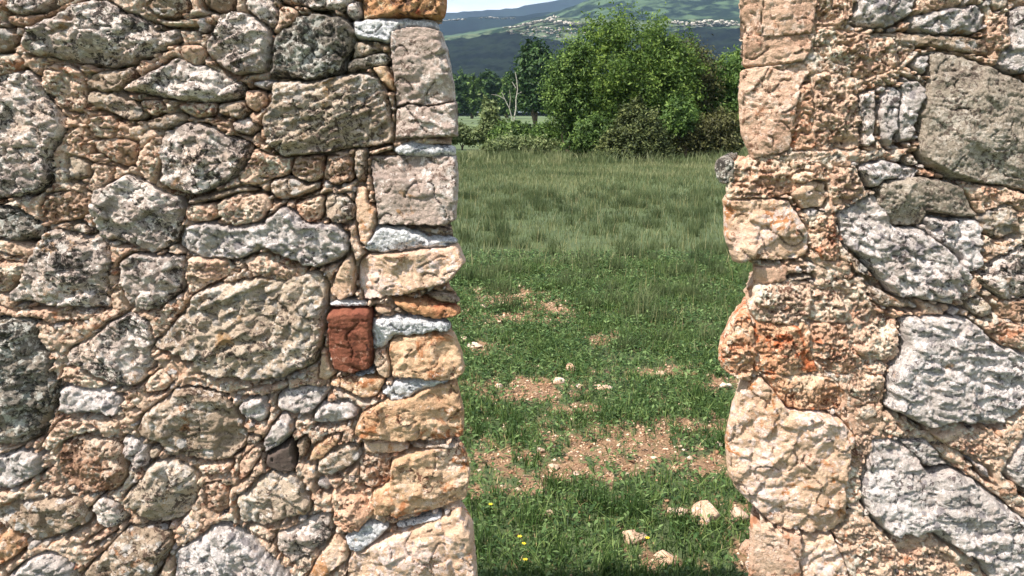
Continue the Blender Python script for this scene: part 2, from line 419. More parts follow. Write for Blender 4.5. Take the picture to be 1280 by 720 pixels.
RIGHT = """
K .6 928,-8 985,-8 1020,-8 1018,8 1012,40 974,44 929,45
P .7 1020,-8 1062,-8 1062,12 1054,34 1018,39 1014,20
K .6 931,48 1010,45 1013,59 1004,74 967,79 932,80
K .8 929,90 967,84 1004,79 1010,88 996,109 990,137 987,162 984,186 942,196 930,166 927,125
P .7 1017,42 1036,38 1080,45 1078,70 1060,82 1036,74 1015,60
P .7 1082,47 1111,48 1144,60 1128,75 1086,100 1068,92 1062,84
P .7 1014,95 1040,88 1066,108 1070,141 1073,184 1040,186 1018,186 1016,141
F .6 994,112 1010,101 1013,186 987,186 991,140
G .7 1072,117 1095,110 1091,180 1077,186
W .7 1100,125 1112,108 1125,112 1122,150 1112,190 1100,175
W .7 1127,96 1154,104 1151,131 1138,176 1124,180 1126,130
W .5 1137,82 1147,70 1162,66 1155,95
Y 1.3 1164,65 1192,68 1227,79 1267,98 1290,104 1290,242 1246,230 1189,224 1156,205 1148,187 1150,137 1161,103
W .8 1067,19 1074,-8 1146,-8 1138,18 1111,33 1074,33 1060,22
W .7 1140,20 1160,16 1180,9 1227,7 1233,34 1217,41 1158,41 1139,38
P .4 1155,5 1150,-8 1186,-8 1174,10
B .4 1236,-8 1261,-8 1258,8 1243,13
P .6 1234,26 1254,20 1259,50 1246,70 1237,56
W .9 1260,17 1274,7 1290,9 1290,90 1267,93 1248,83 1250,66 1264,50
T .3 1090,42 1136,42 1233,49 1238,69 1192,62 1160,56 1136,57 1110,47
F .8 919,203 960,201 1005,202 1036,206 1037,225 1012,222 986,240 960,246 909,247 912,220
P .7 1040,208 1066,210 1080,238 1060,252 1040,254 1038,230
L 1.0 908,250 960,249 985,250 994,266 1007,286 1008,319 983,324 942,322 920,328 910,296
C .7 988,241 1005,226 1030,229 1035,244 1027,258 1003,261
F .7 1010,279 1042,263 1045,303 1051,322 1027,324 1015,306
D .5 898,203 906,197 917,199 919,212 917,228 907,231 899,220
W 1.2 1047,267 1086,248 1094,243 1117,285 1153,287 1192,318 1201,331 1207,359 1186,380 1161,374 1117,368 1099,347 1074,316 1056,306
Y .8 1097,229 1149,220 1199,232 1216,256 1223,271 1202,271 1161,264 1148,282 1118,281 1097,256
W .8 1153,270 1192,275 1226,276 1225,336 1206,343 1199,322 1161,294
B .7 1225,269 1255,254 1267,257 1276,291 1242,299 1228,287
P .5 1202,233 1246,235 1290,247 1290,271 1257,250 1226,265
G .9 1247,325 1280,307 1290,306 1290,373 1255,374 1228,356 1226,344
B .6 1206,378 1224,367 1243,387 1227,399 1212,387
E .5 1244,377 1290,378 1290,402 1248,394
W .4 1181,393 1192,385 1206,385 1192,394
P .6 1228,407 1249,401 1290,412 1290,436 1249,427
T .5 1084,354 1111,370 1146,379 1151,386 1111,383 1093,377
T .5 1063,314 1086,336 1103,358 1080,346 1068,340
W 1.3 1125,398 1161,395 1208,398 1227,413 1249,432 1280,442 1290,442 1290,502 1249,533 1217,530 1192,524 1155,532 1124,515 1106,508 1109,469 1127,434
K .5 944,336 983,332 982,349 944,355
B .2 984,346 1016,344 1016,348 987,352
P .8 947,358 990,353 1010,356 1008,390 985,404 944,398 938,385
P .8 1013,357 1078,361 1086,385 1060,402 1012,400
P .8 1064,404 1090,388 1116,393 1119,428 1106,450 1080,446 1060,428
N .9 944,402 985,408 1008,404 1010,440 1022,462 985,466 944,462 940,430
F .8 1012,404 1057,406 1060,432 1076,450 1060,466 1028,462 1013,438
P .7 1064,468 1082,450 1104,455 1099,500 1084,502 1060,490
N .9 937,396 929,394 909,419 900,449 913,466 937,476 941,440 938,412
N .7 955,468 1000,470 1040,474 1056,492 1050,508 1020,510 985,506 975,492
L 1.2 930,482 949,470 970,494 980,510 1002,514 1021,514 1049,523 1062,539 1058,573 1052,598 1056,650 1033,663 992,660 967,656 942,632 924,614 914,595 911,551 917,520
K .7 942,654 964,666 1000,668 996,700 1004,740 939,740
L .7 1003,670 1040,669 1052,695 1064,740 1008,740 1000,700
P .6 1062,543 1091,537 1086,566 1065,572
P .6 1056,577 1070,587 1073,619 1062,630 1054,620
W 1.3 1090,552 1117,550 1144,568 1159,593 1196,588 1214,600 1233,612 1255,630 1290,659 1290,740 1250,740 1214,690 1186,679 1161,663 1111,667 1093,650 1075,620 1081,586
W .6 1124,549 1155,549 1190,585 1160,584
P .7 1162,542 1199,534 1232,551 1259,558 1239,572 1202,563
W .4 1206,568 1238,586 1238,600 1228,597
W .8 1290,538 1265,570 1254,592 1262,598 1290,630
P .5 1076,671 1120,683 1116,695 1096,703 1069,690
P .5 1056,665 1079,656 1097,670 1066,684 1051,693
P .6 1126,690 1161,683 1190,695 1212,740 1118,740
P .5 1070,706 1094,708 1112,700 1112,740 1072,740
P .6 1100,536 1124,524 1145,536 1124,544
W .7 1072,209 1099,200 1148,211 1138,230 1111,224 1087,236
B .5 1128,200 1139,189 1149,205 1139,210
"""

def parse(txt):
    out = []
    for l in txt.strip().splitlines():
        p = l.split(); out.append((p[0], float(p[1]), np.array([[float(a) for a in q.split(',')] for q in p[2:]])))
    return out

def roughen(P, amp, step, seed, cut=3.6):
    """a traced outline with its straight runs broken up"""
    # one pass of corner cutting
    Q = []
    n = len(P)
    for i in range(n):
        a, b = P[i], P[(i + 1) % n]
        L = np.hypot(*(b - a)); c = min(0.20, cut / max(L, 1))
        Q += [a + (b - a) * c, b + (a - b) * c]
    P = np.array(Q); R = []
    n = len(P)
    for i in range(n):
        a, b = P[i], P[(i + 1) % n]
        k = max(1, int(np.hypot(*(b - a)) / step))
        for j in range(k): R.append(a + (b - a) * j / k)
    R = np.array(R)
    dx = fbm(R[:, 0] / 14, R[:, 1] / 14, seed, 3, 0.6); dy = fbm(R[:, 0] / 14 + 50, R[:, 1] / 14, seed + 3, 3, 0.6)
    return R + np.stack([dx, dy], -1) * amp

def inflate(P, k):
    e0 = P - np.roll(P, 1, 0); e1 = np.roll(P, -1, 0) - P
    sg = np.sign(np.sum(P[:, 0] * np.roll(P[:, 1], -1) - P[:, 1] * np.roll(P[:, 0], -1)))
    nrm = np.stack([e0[:, 1] + e1[:, 1], -(e0[:, 0] + e1[:, 0])], -1) * sg
    return P + k * nrm / (np.hypot(nrm[:, 0], nrm[:, 1])[:, None] + 1e-9)

def sdf(P, x, y):
    """signed distance (positive inside) and nearest boundary point"""
    A = P; B = np.roll(P, -1, 0)
    best = np.full(x.shape, 1e9); nx = np.zeros(x.shape); ny = np.zeros(x.shape); ins = np.zeros(x.shape, bool)
    for (ax, ay), (bx, by) in zip(A, B):
        ex, ey = bx - ax, by - ay; L = ex * ex + ey * ey + 1e-9
        t = np.clip(((x - ax) * ex + (y - ay) * ey) / L, 0, 1)
        qx = ax + t * ex; qy = ay + t * ey
        d = (x - qx) ** 2 + (y - qy) ** 2
        m = d < best
        best = np.where(m, d, best); nx = np.where(m, qx, nx); ny = np.where(m, qy, ny)
        if ay != by:
            c = ((ay > y) != (by > y)) & (x < (bx - ax) * (y - ay) / (by - ay) + ax)
            ins ^= c
    d = np.sqrt(best)
    return np.where(ins, d, -d), nx, ny

PXM = WALL_Y / FPX                 # metres per pixel on the wall (about)
CELL = 1.65
FLAT = False                       # stones are faceted, not smoothed

# style of relief: broad wave, chipped facets, fine roughness, pits (all in pixels)
REL = {'P': (3.5, 5.0, 4.6, 5.5), 'F': (3.5, 5.0, 4.6, 6.0), 'E': (3, 5.0, 3.8, 5), 'K': (1.6, 1.6, 1.0, 1.2), 'N': (3.5, 4.0, 4.0, 4.5),
       'Y': (2.5, 2.0, 2.0, 1.5), 'Q': (2.0, 3.8, 1.0, .8), 'L': (2.6, 4.6, 1.0, 1.0), 'O': (2.0, 4.2, 1.0, .9), 'C': (2.0, 4.2, 1.0, .8), 'A': (2, 3, 1.4, 1),
       'R': (1, 1.6, .9, .8), 'S': (1, 1, .4, .2), 'M': (1.5, 2.2, 2.2, 1.6), 'G': (3.0, 6.4, 1.6, 1.6), 'D': (3.4, 6.8, 1.7, 1.8),
       'W': (3.0, 6.6, 1.5, 2.0), 'B': (3.0, 6.0, 1.5, 1.4), 'T': (3.0, 5.8, 1.4, 1.5)}
NAMES = {'R': 'brick', 'M': 'lime_patch'}

def build_stone(P, kind, H, parent, seed, side, cell=CELL, name=None, quoin=False, base=-9.0, depth=26.0, tilt=None):
    rs = np.random.default_rng(seed)
    e = P - np.roll(P, 1, 0); area = abs(np.sum(P[:, 0] * np.roll(P[:, 1], -1) - P[:, 1] * np.roll(P[:, 0], -1))) / 2
    thin = area / max(1.0, np.hypot(e[:, 0], e[:, 1]).sum() / 2)
    cell = min(cell, max(0.6, thin / 4.0))
    if thin > 8: P = inflate(P, 2.0 if kind not in 'PFEKN' else (3.5 if side > 0 else 1.5))
    P = roughen(P, min(thin * .28, 5.0 if kind in 'PFEMN' else 1.5 if kind in 'RKOCLQA' else 3.2), 3.0, seed, 2.0 if kind in 'RKOCLQA' else 3.6)
    x0, y0 = P.min(0) - cell * 1.5; x1, y1 = P.max(0) + cell * 1.5
    gx = np.arange(x0, x1 + cell, cell); gy = np.arange(y0, y1 + cell, cell)
    X, Y = np.meshgrid(gx, gy)
    d, nx, ny = sdf(P, X, Y)
    snap = np.abs(d) < cell * 0.72
    X = np.where(snap, nx, X); Y = np.where(snap, ny, Y); d = np.where(snap, 0, d)
    ok = d >= 0
    dm = max(d.max(), 1.0)
    br, fc, fi, pit = REL[kind]
    fsz = rs.uniform(20, 44); frat = rs.uniform(.35, .9); fan = rs.uniform(-.9, .9); fcos, fsin = math.cos(fan), math.sin(fan)
    sz = min(1.0, dm / 22.0)
    top = 17.0 * H * (0.35 + 0.65 * sz)
    if kind in 'PFEKN' and side > 0: base = -4.0
    if kind in 'PFEN': base = -8.0 if side < 0 else -4.0; top = 11.0 * H * (0.4 + 0.6 * sz) + 1
    # how far the rounding of the edge reaches in: it varies round the stone, sharp arrises next to worn ones
    wear = np.clip(.50 + .75 * gnoise(X / 34 + 5, Y / 34, seed + 60), .16, 1.1)
    R = (np.minimum(dm, 5 + 11 * H) if kind not in 'RKQOCL' else np.minimum(dm, 5 + 1.5 * H)) * np.where(wear > .5, wear * .8, wear)
    q = np.clip((d + (2.0 * gnoise(X / 6, Y / 6, seed + 61)) * (d > 0.5)) / R, 0, 1)
    prof = np.sqrt(np.clip(1 - (1 - q) ** 2.2, 0, 1)) if kind in 'PFEN' and dm > 9 else 1 - (1 - q) ** 1.6
    h = base + (top - base) * prof
    if dm > 3.5 and kind not in 'MRS':
        # broken faces: a few sloping planes cut the front of the stone, meeting in edges
        hx, hy = np.ptp(P[:, 0]) / 2, np.ptp(P[:, 1]) / 2
        mx, my = P[:, 0].min() + hx, P[:, 1].min() + hy
        for k in range(4 if dm < 20 else 8):
            th = rs.uniform(0, 6.283); c_, s_ = math.cos(th), math.sin(th)
            reach = math.hypot(hx * c_, hy * s_)
            along = (X - mx) * c_ + (Y - my) * s_ - reach * rs.uniform(-.05, .75)
            sl = rs.uniform(.35, 1.0) * top / max(reach, 6)
            h = np.minimum(h, top * rs.uniform(.9, 1.05) - sl * np.maximum(along, 0))
        # one or two spalls: a shallow step where a flake has come away
        for k in range(0 if dm < 16 else 2):
            th = rs.uniform(0, 6.283)
            along = (X - rs.uniform(mx - hx, mx + hx)) * math.cos(th) + (Y - rs.uniform(my - hy, my + hy)) * math.sin(th) + 7 * fbm(X / 18, Y / 18, seed + 80 + k, 3)
            h -= rs.uniform(1.5, 4.0) * smooth(0, 1.6, along) * smooth(60, 25, along) * (q > .2)
    h += q * br * fbm(X / 45, Y / 45, seed, 3) * 2.2 * sz
    h += smooth(0, .5, q) * (fc * 1.15 * facets((X * fcos + Y * fsin) / fsz + seed % 13, (Y * fcos - X * fsin) / (fsz * frat), seed) * sz * (.6 + .5 * frat) + fc * 0.32 * facets(X / 11, Y / 8, seed + 9) * sz)
    fs = 6.0 if kind in 'PFEN' else 5.0
    rough_ = .55 + .9 * smooth(-.35, .35, gnoise(X / 30, Y / 30, seed + 71))        # split faces next to weathered ones
    h += (0.3 + 0.7 * q) * fi * rough_ * (fbm(X / fs, Y / fs, seed + 2, 3, 0.65, True) * (.9 if kind in 'PFEN' else .62) + 0.55 * gnoise(X / 2.4, Y / 2.4, seed + 4))
    F1, F2, cid, _, _ = worley(X / 9 + 3 * gnoise(X / 20, Y / 20, seed), Y / 7, seed + 7)
    h -= pit * 1.6 * (cid > 0.62) * smooth(0.42, 0.1, F1) * q
    if kind in 'PFEN':
        cr = np.abs(gnoise(X / 13, Y / 11, seed + 40)); h -= 4.0 * smooth(0.12, 0.0, cr) * q
    else:
        cr = np.abs(gnoise(X / 34, Y / 34, seed + 40)); h -= 6.0 * smooth(0.04, 0.0, cr) * q * (gnoise(X / 40, Y / 40, seed + 44) > 0)
    cx, cy = P.mean(0)
    if tilt is None: tilt = (rs.uniform(-.13, .13), rs.uniform(-.16, .08))
    h += (tilt[0] * (X - cx) + tilt[1] * (Y - cy)) * q
    # faces
    ny_, nx_ = X.shape
    idx = -np.ones(X.shape, np.int64); idx[ok] = np.arange(ok.sum())
    a, b, c, e = idx[:-1, :-1], idx[:-1, 1:], idx[1:, 1:], idx[1:, :-1]
    fm = (a >= 0) & (b >= 0) & (c >= 0) & (e >= 0)
    # a cell whose four corners are all on the boundary lies outside or is a sliver
    sn = snap
    allb = sn[:-1, :-1] & sn[:-1, 1:] & sn[1:, 1:] & sn[1:, :-1]
    fm &= ~allb
    F4 = np.stack([a[fm], e[fm], c[fm], b[fm]], -1)
    used = np.zeros(ok.sum(), bool); used[F4.ravel()] = True
    remap = -np.ones(ok.sum(), np.int64); remap[used] = np.arange(used.sum())
    F4 = remap[F4]
    vx = X[ok][used]; vy = Y[ok][used]; vh = h[ok][used]
    V = wallpt(vx, vy, vh * PXM)
    n = len(V)
    # skirt going back into the wall
    E = np.concatenate([F4[:, [0, 1]], F4[:, [1, 2]], F4[:, [2, 3]], F4[:, [3, 0]]])
    key = np.minimum(E[:, 0], E[:, 1]) * (n + 1) + np.maximum(E[:, 0], E[:, 1])
    u, inv, cnt = np.unique(key, return_inverse=True, return_counts=True)
    BE = E[cnt[inv] == 1]
    bv = np.unique(BE.ravel()); bm = -np.ones(n, np.int64); bm[bv] = np.arange(len(bv))
    rings = []; faces = [F4]; prev = {0: None}
    lay = (0.35, 1.0)
    basei = bv; off = n; ctr = np.array([cx, cy])
    pi = None
    for k, s in enumerate(lay):
        bx = vx[bv]; by = vy[bv]; dd = vh[bv] - depth * s
        if quoin:
            dd = vh[bv] - (WALL_T / PXM) * 0.8 * s
        shr = 1 - (0.03 if quoin else 0.10) * s
        qx = cx + (bx - cx) * shr; qy = cy + (by - cy) * shr
        pts = wallpt(qx, qy, dd * PXM)
        if quoin:
            nz = 0.006 * np.stack([gnoise(by / 9 + s * 5, dd / 9, seed), 0 * by, gnoise(bx / 9, dd / 9 + s * 3, seed + 1)], -1)
            pts = pts + nz; pts[:, 0] += side * (0.36 * (WALL_T * 0.8 * s))
        rings.append(pts)
        cur = off + np.arange(len(bv))
        i0 = BE[:, 0]; i1 = BE[:, 1]
        if pi is None: p0, p1 = i0, i1
        else: p0, p1 = pi[bm[i0]], pi[bm[i1]]
        faces.append(np.stack([p1, p0, cur[bm[i0]], cur[bm[i1]]], -1))
        pi = cur; off += len(bv)
    V = np.concatenate([V] + rings)
    org = wallpt(cx, cy, 0)
    me = make_mesh(name or 'stone', V - org, faces, MAT[kind], FLAT)
    return link(name or NAMES.get(kind, 'stone'), me, parent, org)

# mask of traced stones over the whole wall, used by the mortar bed and the small chips
MX0, MX1, MY0, MY1 = -330, 1610, -14, 920     # extent of the wall in pixels
def jamb_left(y):
    return np.interp(y, [-300, 0, 22, 30, 60, 105, 128, 170, 196, 280, 300, 330, 352, 366, 385, 402, 417, 450, 510, 550, 595, 628, 660, 720, 760, 920],
                     [552, 552, 550, 540, 550, 558, 564, 564, 564, 562, 566, 572, 556, 568, 570, 556, 562, 568, 570, 570, 578, 572, 583, 588, 592, 604])
def jamb_right(y):
    return np.interp(y, [-300, 0, 45, 80, 94, 137, 169, 190, 205, 247, 294, 322, 336, 356, 387, 402, 430, 450, 470, 485, 551, 595, 625, 650, 720, 760, 920],
                     [934, 934, 936, 940, 936, 934, 938, 946, 928, 918, 920, 930, 950, 950, 942, 936, 920, 912, 930, 936, 922, 925, 944, 952, 948, 946, 938])

def fill_polys(side, existing, ylo, yhi, xlo, xhi, seed):
    """courses of irregular stones for the wall beyond the edges of the photograph"""
    rs = np.random.default_rng(seed); out = []
    y = ylo
    while y < yhi - 12:
        hh = rs.uniform(34, 74); hh = min(hh, yhi - y)
        x = xlo + rs.uniform(-20, 0)
        while x < xhi - 14:
            ww = rs.uniform(40, 120)
            if x + ww > xhi: ww = xhi - x
            if ww < 18: break
            jx = rs.uniform(-6, 6, 8); jy = rs.uniform(-7, 7, 8); g = 4
            p = np.array([[x + g, y + g + hh * .25], [x + ww * .3, y + g], [x + ww * .75, y + g], [x + ww - g, y + hh * .3],
                          [x + ww - g, y + hh * .75], [x + ww * .7, y + hh - g], [x + ww * .25, y + hh - g], [x + g, y + hh * .7]]) + np.stack([jx, jy], -1) * min(1, ww / 50)
            out.append((rs.choice(list('GGWBTDPPCG')), rs.uniform(.6, 1.1), p))
            x += ww
        y += hh
    return out

def build_wall(side, traced, label):
    """side -1: wall left of the opening, +1: right of it"""
    jam = jamb_left if side < 0 else jamb_right
    jb = float(jam(np.array(920.0)))
    base = wallpt(300 if side < 0 else 1200, 916, -0.12)
    root = empty('stone_wall', tuple(base), label, 'wall')
    stones = []
    for k, (m, H, P) in enumerate(traced):
        xs = P[:, 0]
        onj = (xs.max() > jam(P[:, 1].mean()) - 14) if side < 0 else (xs.min() < jam(P[:, 1].mean()) + 16)
        stones.append((m, H, P, bool(onj)))
    # beyond the photograph
    if side < 0:
        extra = fill_polys(side, None, 734, 912, -325, 425, 3) + fill_polys(side, None, MY0 + 8, 734, -325, -12, 4)
        ej = [('C', 1., np.array([[430, 744], [594, 744], [600, 800], [432, 806]])), ('O', 1., np.array([[430, 812], [601, 806], [606, 862], [434, 866]])),
              ('T', 1., np.array([[430, 872], [606, 868], [612, 914], [430, 914]]))]
    else:
        extra = fill_polys(side, None, 746, 912, 1080, 1600, 5) + fill_polys(side, None, MY0 + 8, 746, 1296, 1600, 6)
        ej = [('K', 1., np.array([[938, 746], [1072, 746], [1070, 806], [934, 800]])), ('C', 1., np.array([[932, 806], [1072, 812], [1070, 866], [930, 862]])),
              ('T', 1., np.array([[930, 868], [1072, 872], [1072, 914], [926, 914]]))]
    for m, H, P in extra: stones.append((m, H, P, False))
    for m, H, P in ej: stones.append((m, H, P, True))
    # raster of free space (4 px)
    st = 3.0
    xs = np.arange(MX0, jb + 10, st) if side < 0 else np.arange(jb - 20, MX1, st)
    ys = np.arange(MY0, MY1, st)
    GX, GY = np.meshgrid(xs, ys); dist = np.full(GX.shape, 60.0)
    for m, H, P, _ in stones:
        i0, i1 = np.searchsorted(xs, [P[:, 0].min() - 40, P[:, 0].max() + 40]); j0, j1 = np.searchsorted(ys, [P[:, 1].min() - 40, P[:, 1].max() + 40])
        if i1 <= i0 or j1 <= j0: continue
        d, _, _ = sdf(P, GX[j0:j1, i0:i1], GY[j0:j1, i0:i1])
        dist[j0:j1, i0:i1] = np.minimum(dist[j0:j1, i0:i1], -d)
    # chips pressed into the mortar between the stones
    rs = np.random.default_rng(40 + side)
    free = np.argwhere(dist > 3.0); rs.shuffle(free); free = np.concatenate([free, free])
    chips = []; dd = dist.copy()
    for j, i in free:
        r = dd[j, i]
        x, y = xs[i], ys[j]
        inside = (x < jam(y) - 8) if side < 0 else (x > jam(y) + 8)
        if not inside or y > 905 or r < (5.0 if len(chips) < 290 else 3.4): continue
        if not (-16 < x < 1296 and y < 736) and (r < 7 or rs.uniform() < .6): continue
        r = min(r * rs.uniform(.72, .95), rs.uniform(8, 17))
        if r < 2.9: continue
        a = np.sort(rs.uniform(0, 2 * np.pi, 7)) if False else (np.arange(6) + rs.uniform(-.42, .42, 6)) / 6 * 2 * np.pi
        el = rs.uniform(1.0, 1.5); ro = rs.uniform(-.5, .5)
        rr = r * rs.uniform(.70, 1.2, 6)
        px = np.cos(a) * rr * el; py = np.sin(a) * rr
        P = np.stack([x + px * np.cos(ro) - py * np.sin(ro), y + px * np.sin(ro) + py * np.cos(ro)], -1)
        chips.append((rs.choice(list('PPPPPFECBWTG')), P))
        dj = np.hypot(GX - x, GY - y) - r
        dd = np.minimum(dd, dj)
        if len(chips) >= 290 + 290: break
    # fine distance map for the mortar: traced stones only
    n = 0
    for k, (m, H, P, onj) in enumerate(stones):
        inframe = P[:, 0].max() > -20 and P[:, 0].min() < 1300 and P[:, 1].min() < 735
        tl = None
        if side > 0 and m == 'K' and onj: tl = (0.10, 0.0)
        build_stone(P, m, H, root, 1000 * (2 + side) + k * 7, side, CELL if inframe else 4.0, quoin=onj, tilt=tl,
                    base=-13.0 if m != 'M' else -5.0)
    for k, (m, P) in enumerate(chips):
        inframe = -20 < P[0, 0] < 1300 and P[0, 1] < 735
        build_stone(P, m, rs.uniform(.30, .62), root, 9000 * (2 + side) + k * 3, side, CELL if inframe else 4.0, name='stone_chip' if k < 290 else 'pebble', base=-6, depth=10)
    # mortar bed: front face, the side of the opening and the back, one sheet
    rows = np.concatenate([np.arange(MY0, 735, 2.15), np.arange(735, MY1, 5.0)])
    w_in = 640.0 if side < 0 else 352.0          # fine columns out to just past the frame
    off = np.concatenate([np.arange(0, w_in, 2.15), np.arange(w_in, w_in + 340, 7.0)])
    RR, OO = np.meshgrid(rows, off, indexing='ij')
    JX = jam(RR)
    XX = JX + (-OO if side < 0 else OO)
    D = np.full(XX.shape, 60.0)
    c0 = XX.min(1)
    for m, H, P, _ in stones:
        Pr = P
        lo = P.min(0) - 16; hi = P.max(0) + 16
        j0, j1 = np.searchsorted(rows, [lo[1], hi[1]])
        if j1 <= j0: continue
        sub = (XX[j0:j1] > lo[0]) & (XX[j0:j1] < hi[0])
        cols = np.where(sub.any(0))[0]
        if len(cols) == 0: continue
        i0, i1 = cols[0], cols[-1] + 1
        d, _, _ = sdf(P, XX[j0:j1, i0:i1], RR[j0:j1, i0:i1])
        D[j0:j1, i0:i1] = np.minimum(D[j0:j1, i0:i1], -d + (1.5 if m in 'PFEN' and side < 0 else 4.0 if m in 'PFEKN' and side > 0 else 0.0))
    sd = 77
    gap = 1.6 + 3.2 * fbm(XX / 30, RR / 26, sd, 3)                  # where the joint has opened beside a stone
    h = 1.4 + 4.5 * fbm(XX / 30, RR / 30, sd + 1, 3) + 3.6 * fbm(XX / 8, RR / 7, sd + 2, 4, .68, True)
    h += 2.2 * facets(XX / 13, RR / 10, sd + 3) + 1.2 * gnoise(XX / 3.2, RR / 3.2, sd + 5)
    F1, F2, cid, _, _ = worley(XX / 12 + 2 * gnoise(XX / 25, RR / 25, sd), RR / 9, sd + 6)
    h -= 9.0 * (cid > 0.66) * smooth(0.45, 0.12, F1)
    h += 3.0 * (cid < 0.4) * smooth(0.5, 0.2, F1)
    openj = smooth(-0.15, 0.20, fbm(XX / 55 + 9, RR / 38, sd + 8, 3))
    h -= (9 + 20 * openj) * smooth(gap + 2.8, gap, D)
    h -= 8 * smooth(0, -6, D)
    Da = np.roll(D, 2, axis=0); h -= (5 + 13 * smooth(-.4, .2, fbm(XX / 45, RR / 20, sd + 9, 2))) * smooth(4.0, .5, Da) * (D > -2)
    h = h - 6 * smooth(12, 0, OO) * 1.0
    V = wallpt(XX, RR, h * PXM)
    R_, C_ = XX.shape
    # jamb side: continue from off=0 backwards
    K = 26
    ss = np.linspace(0, 1, K + 1)[1:]
    J = V[:, 0, :]
    side_cols = []
    for s in ss:
        dep = WALL_T * s
        p = J.copy(); p[:, 1] = J[:, 1] + dep; 
        nn = 0.010 * fbm(rows / 16, np.full(rows.shape, s * 9), 5, 3) + 0.004 * gnoise(rows / 5, np.full(rows.shape, s * 28), 6)
        p[:, 0] += side * (0.36 * dep) + side * 0 + nn * (1 if s < 1 else 0)
        side_cols.append(p)
    # back sheet
    back = []
    xe = V[:, -1, 0]
    jb_ = side_cols[-1]
    for s in np.linspace(0, 1, 12)[1:]:
        p = jb_.copy(); p[:, 0] = jb_[:, 0] * (1 - s) + xe * s; p[:, 2] = jb_[:, 2]
        p[:, 1] += 0.012 * fbm(p[:, 0] * 9, p[:, 2] * 9, 12, 3)
        back.append(p)
    endc = V[:, -1, :].copy()
    allc = back[::-1] + side_cols[::-1]
    G = np.concatenate([np.stack(allc, 1), V], 1)
    R_, C_, _ = G.shape
    ii = np.arange(R_ * C_).reshape(R_, C_)
    a, b, c, e = ii[:-1, :-1], ii[:-1, 1:], ii[1:, 1:], ii[1:, :-1]
    F = np.stack([a, e, c, b], -1).reshape(-1, 4) if side > 0 else np.stack([a, b, c, e], -1).reshape(-1, 4)
    # close the far end
    a, b, c, e = ii[:-1, -1], ii[:-1, 0], ii[1:, 0], ii[1:, -1]
    F2_ = np.stack([a, e, c, b], -1) if side > 0 else np.stack([a, b, c, e], -1)
    V = G.reshape(-1, 3)
    # top cap: loop of the first row, pulled together along the middle of the wall
    loop = ii[0]; m = len(loop); Ltop = V[loop].copy(); mid = Ltop.copy(); mid[:, 1] = WALL_Y + WALL_T * .5
    mid[:, 2] += 0.012 + 0.012 * fbm(mid[:, 0] * 14, mid[:, 0] * 0, 3, 3)
    nv = len(V); V = np.concatenate([V, mid])
    l2 = np.roll(np.arange(m), -1)
    FC = np.stack([loop, loop[l2], nv + l2, nv + np.arange(m)], -1)
    if side < 0: FC = FC[:, ::-1]
    org = np.array(base)
    link('mortar', make_mesh('mortar', V - org, [F, F2_, FC], MORTAR), root, None)
    # stones were placed in world coordinates: make them local to the wall
    for ch in root.children:
        if ch.name.startswith('mortar'): continue
        ch.location = np.array(ch.location) - org
    return root, stones

import os
wl_, _ = build_wall(-1, parse(LEFT), 'rubble stone wall left of the opening, with grey lichened stones and tan quoins')
wr_, _ = build_wall(+1, parse(RIGHT), 'rubble stone wall right of the opening, pinkish mortar and large whitish stones')
#BACKGROUND
# ------------------------------------------------------------------ ground
def leafmat(name, c_dark, c_mid, c_light, trans=0.35, rough=0.6, sc=2.0):
    t = NT(name); v = t.objvec(False)
    a = t.new('ShaderNodeAttribute'); a.attribute_name = 'rnd'
    n = t.noise(v, sc, 4, 0.6)
    f = t.math('ADD', t.math('MULTIPLY', a.outputs['Fac'], 0.55), t.math('MULTIPLY', n, 0.55))
    r = t.new('ShaderNodeValToRGB'); e = r.color_ramp.elements
    e[0].position = .25; e[0].color = s2l(c_dark); e[1].position = .85; e[1].color = s2l(c_light)
    m = e.new(.55); m.color = s2l(c_mid)
    t.ln(f, r.inputs['Fac']); t.ln(r.outputs['Color'], t.b.inputs['Base Color'])
    t.b.inputs['Roughness'].default_value = rough; t.b.inputs['Specular IOR Level'].default_value = .3
    tr = t.new('ShaderNodeBsdfTranslucent'); t.ln(r.outputs['Color'], tr.inputs['Color'])
    ms = t.new('ShaderNodeMixShader'); ms.inputs[0].default_value = trans
    t.ln(t.b.outputs[0], ms.inputs[1]); t.ln(tr.outputs[0], ms.inputs[2])
    out = t.n['Material Output']; t.ln(ms.outputs[0], out.inputs['Surface'])
    return t.m

def soil_amount(X, Y):
    """bare reddish earth: patches laid out where the photograph shows them, broken up by noise"""
    px, py = gproj(X, Y)
    s = np.full(np.shape(X), -1.0)
    for cx, cy, rx, ry in ((640, 374, 50, 14), (690, 388, 30, 10), (750, 424, 18, 7), (650, 488, 75, 15), (720, 512, 34, 8), (650, 398, 60, 7),
                           (760, 560, 130, 27), (700, 590, 90, 17), (870, 530, 60, 12), (880, 575, 46, 22), (640, 612, 60, 8), (610, 575, 40, 14), (860, 640, 34, 10),
                           (925, 640, 20, 14), (600, 435, 16, 8), (830, 465, 34, 6), (900, 480, 26, 9), (930, 690, 22, 20), (820, 700, 30, 8)):
        d = 1 - np.sqrt(((px - cx) / rx) ** 2 + ((py - cy) / ry) ** 2)
        s = np.maximum(s, d)
    s = np.where(Y > 8.5, -1, s)
    s = np.maximum(s, -.75)
    return s * .46 - .06 + 0.40 * fbm(X * 4.0, Y * 3.0, 301, 3, 0.6) + 1.15 * fbm(X * 16, Y * 7, 302, 4, 0.75) + .0

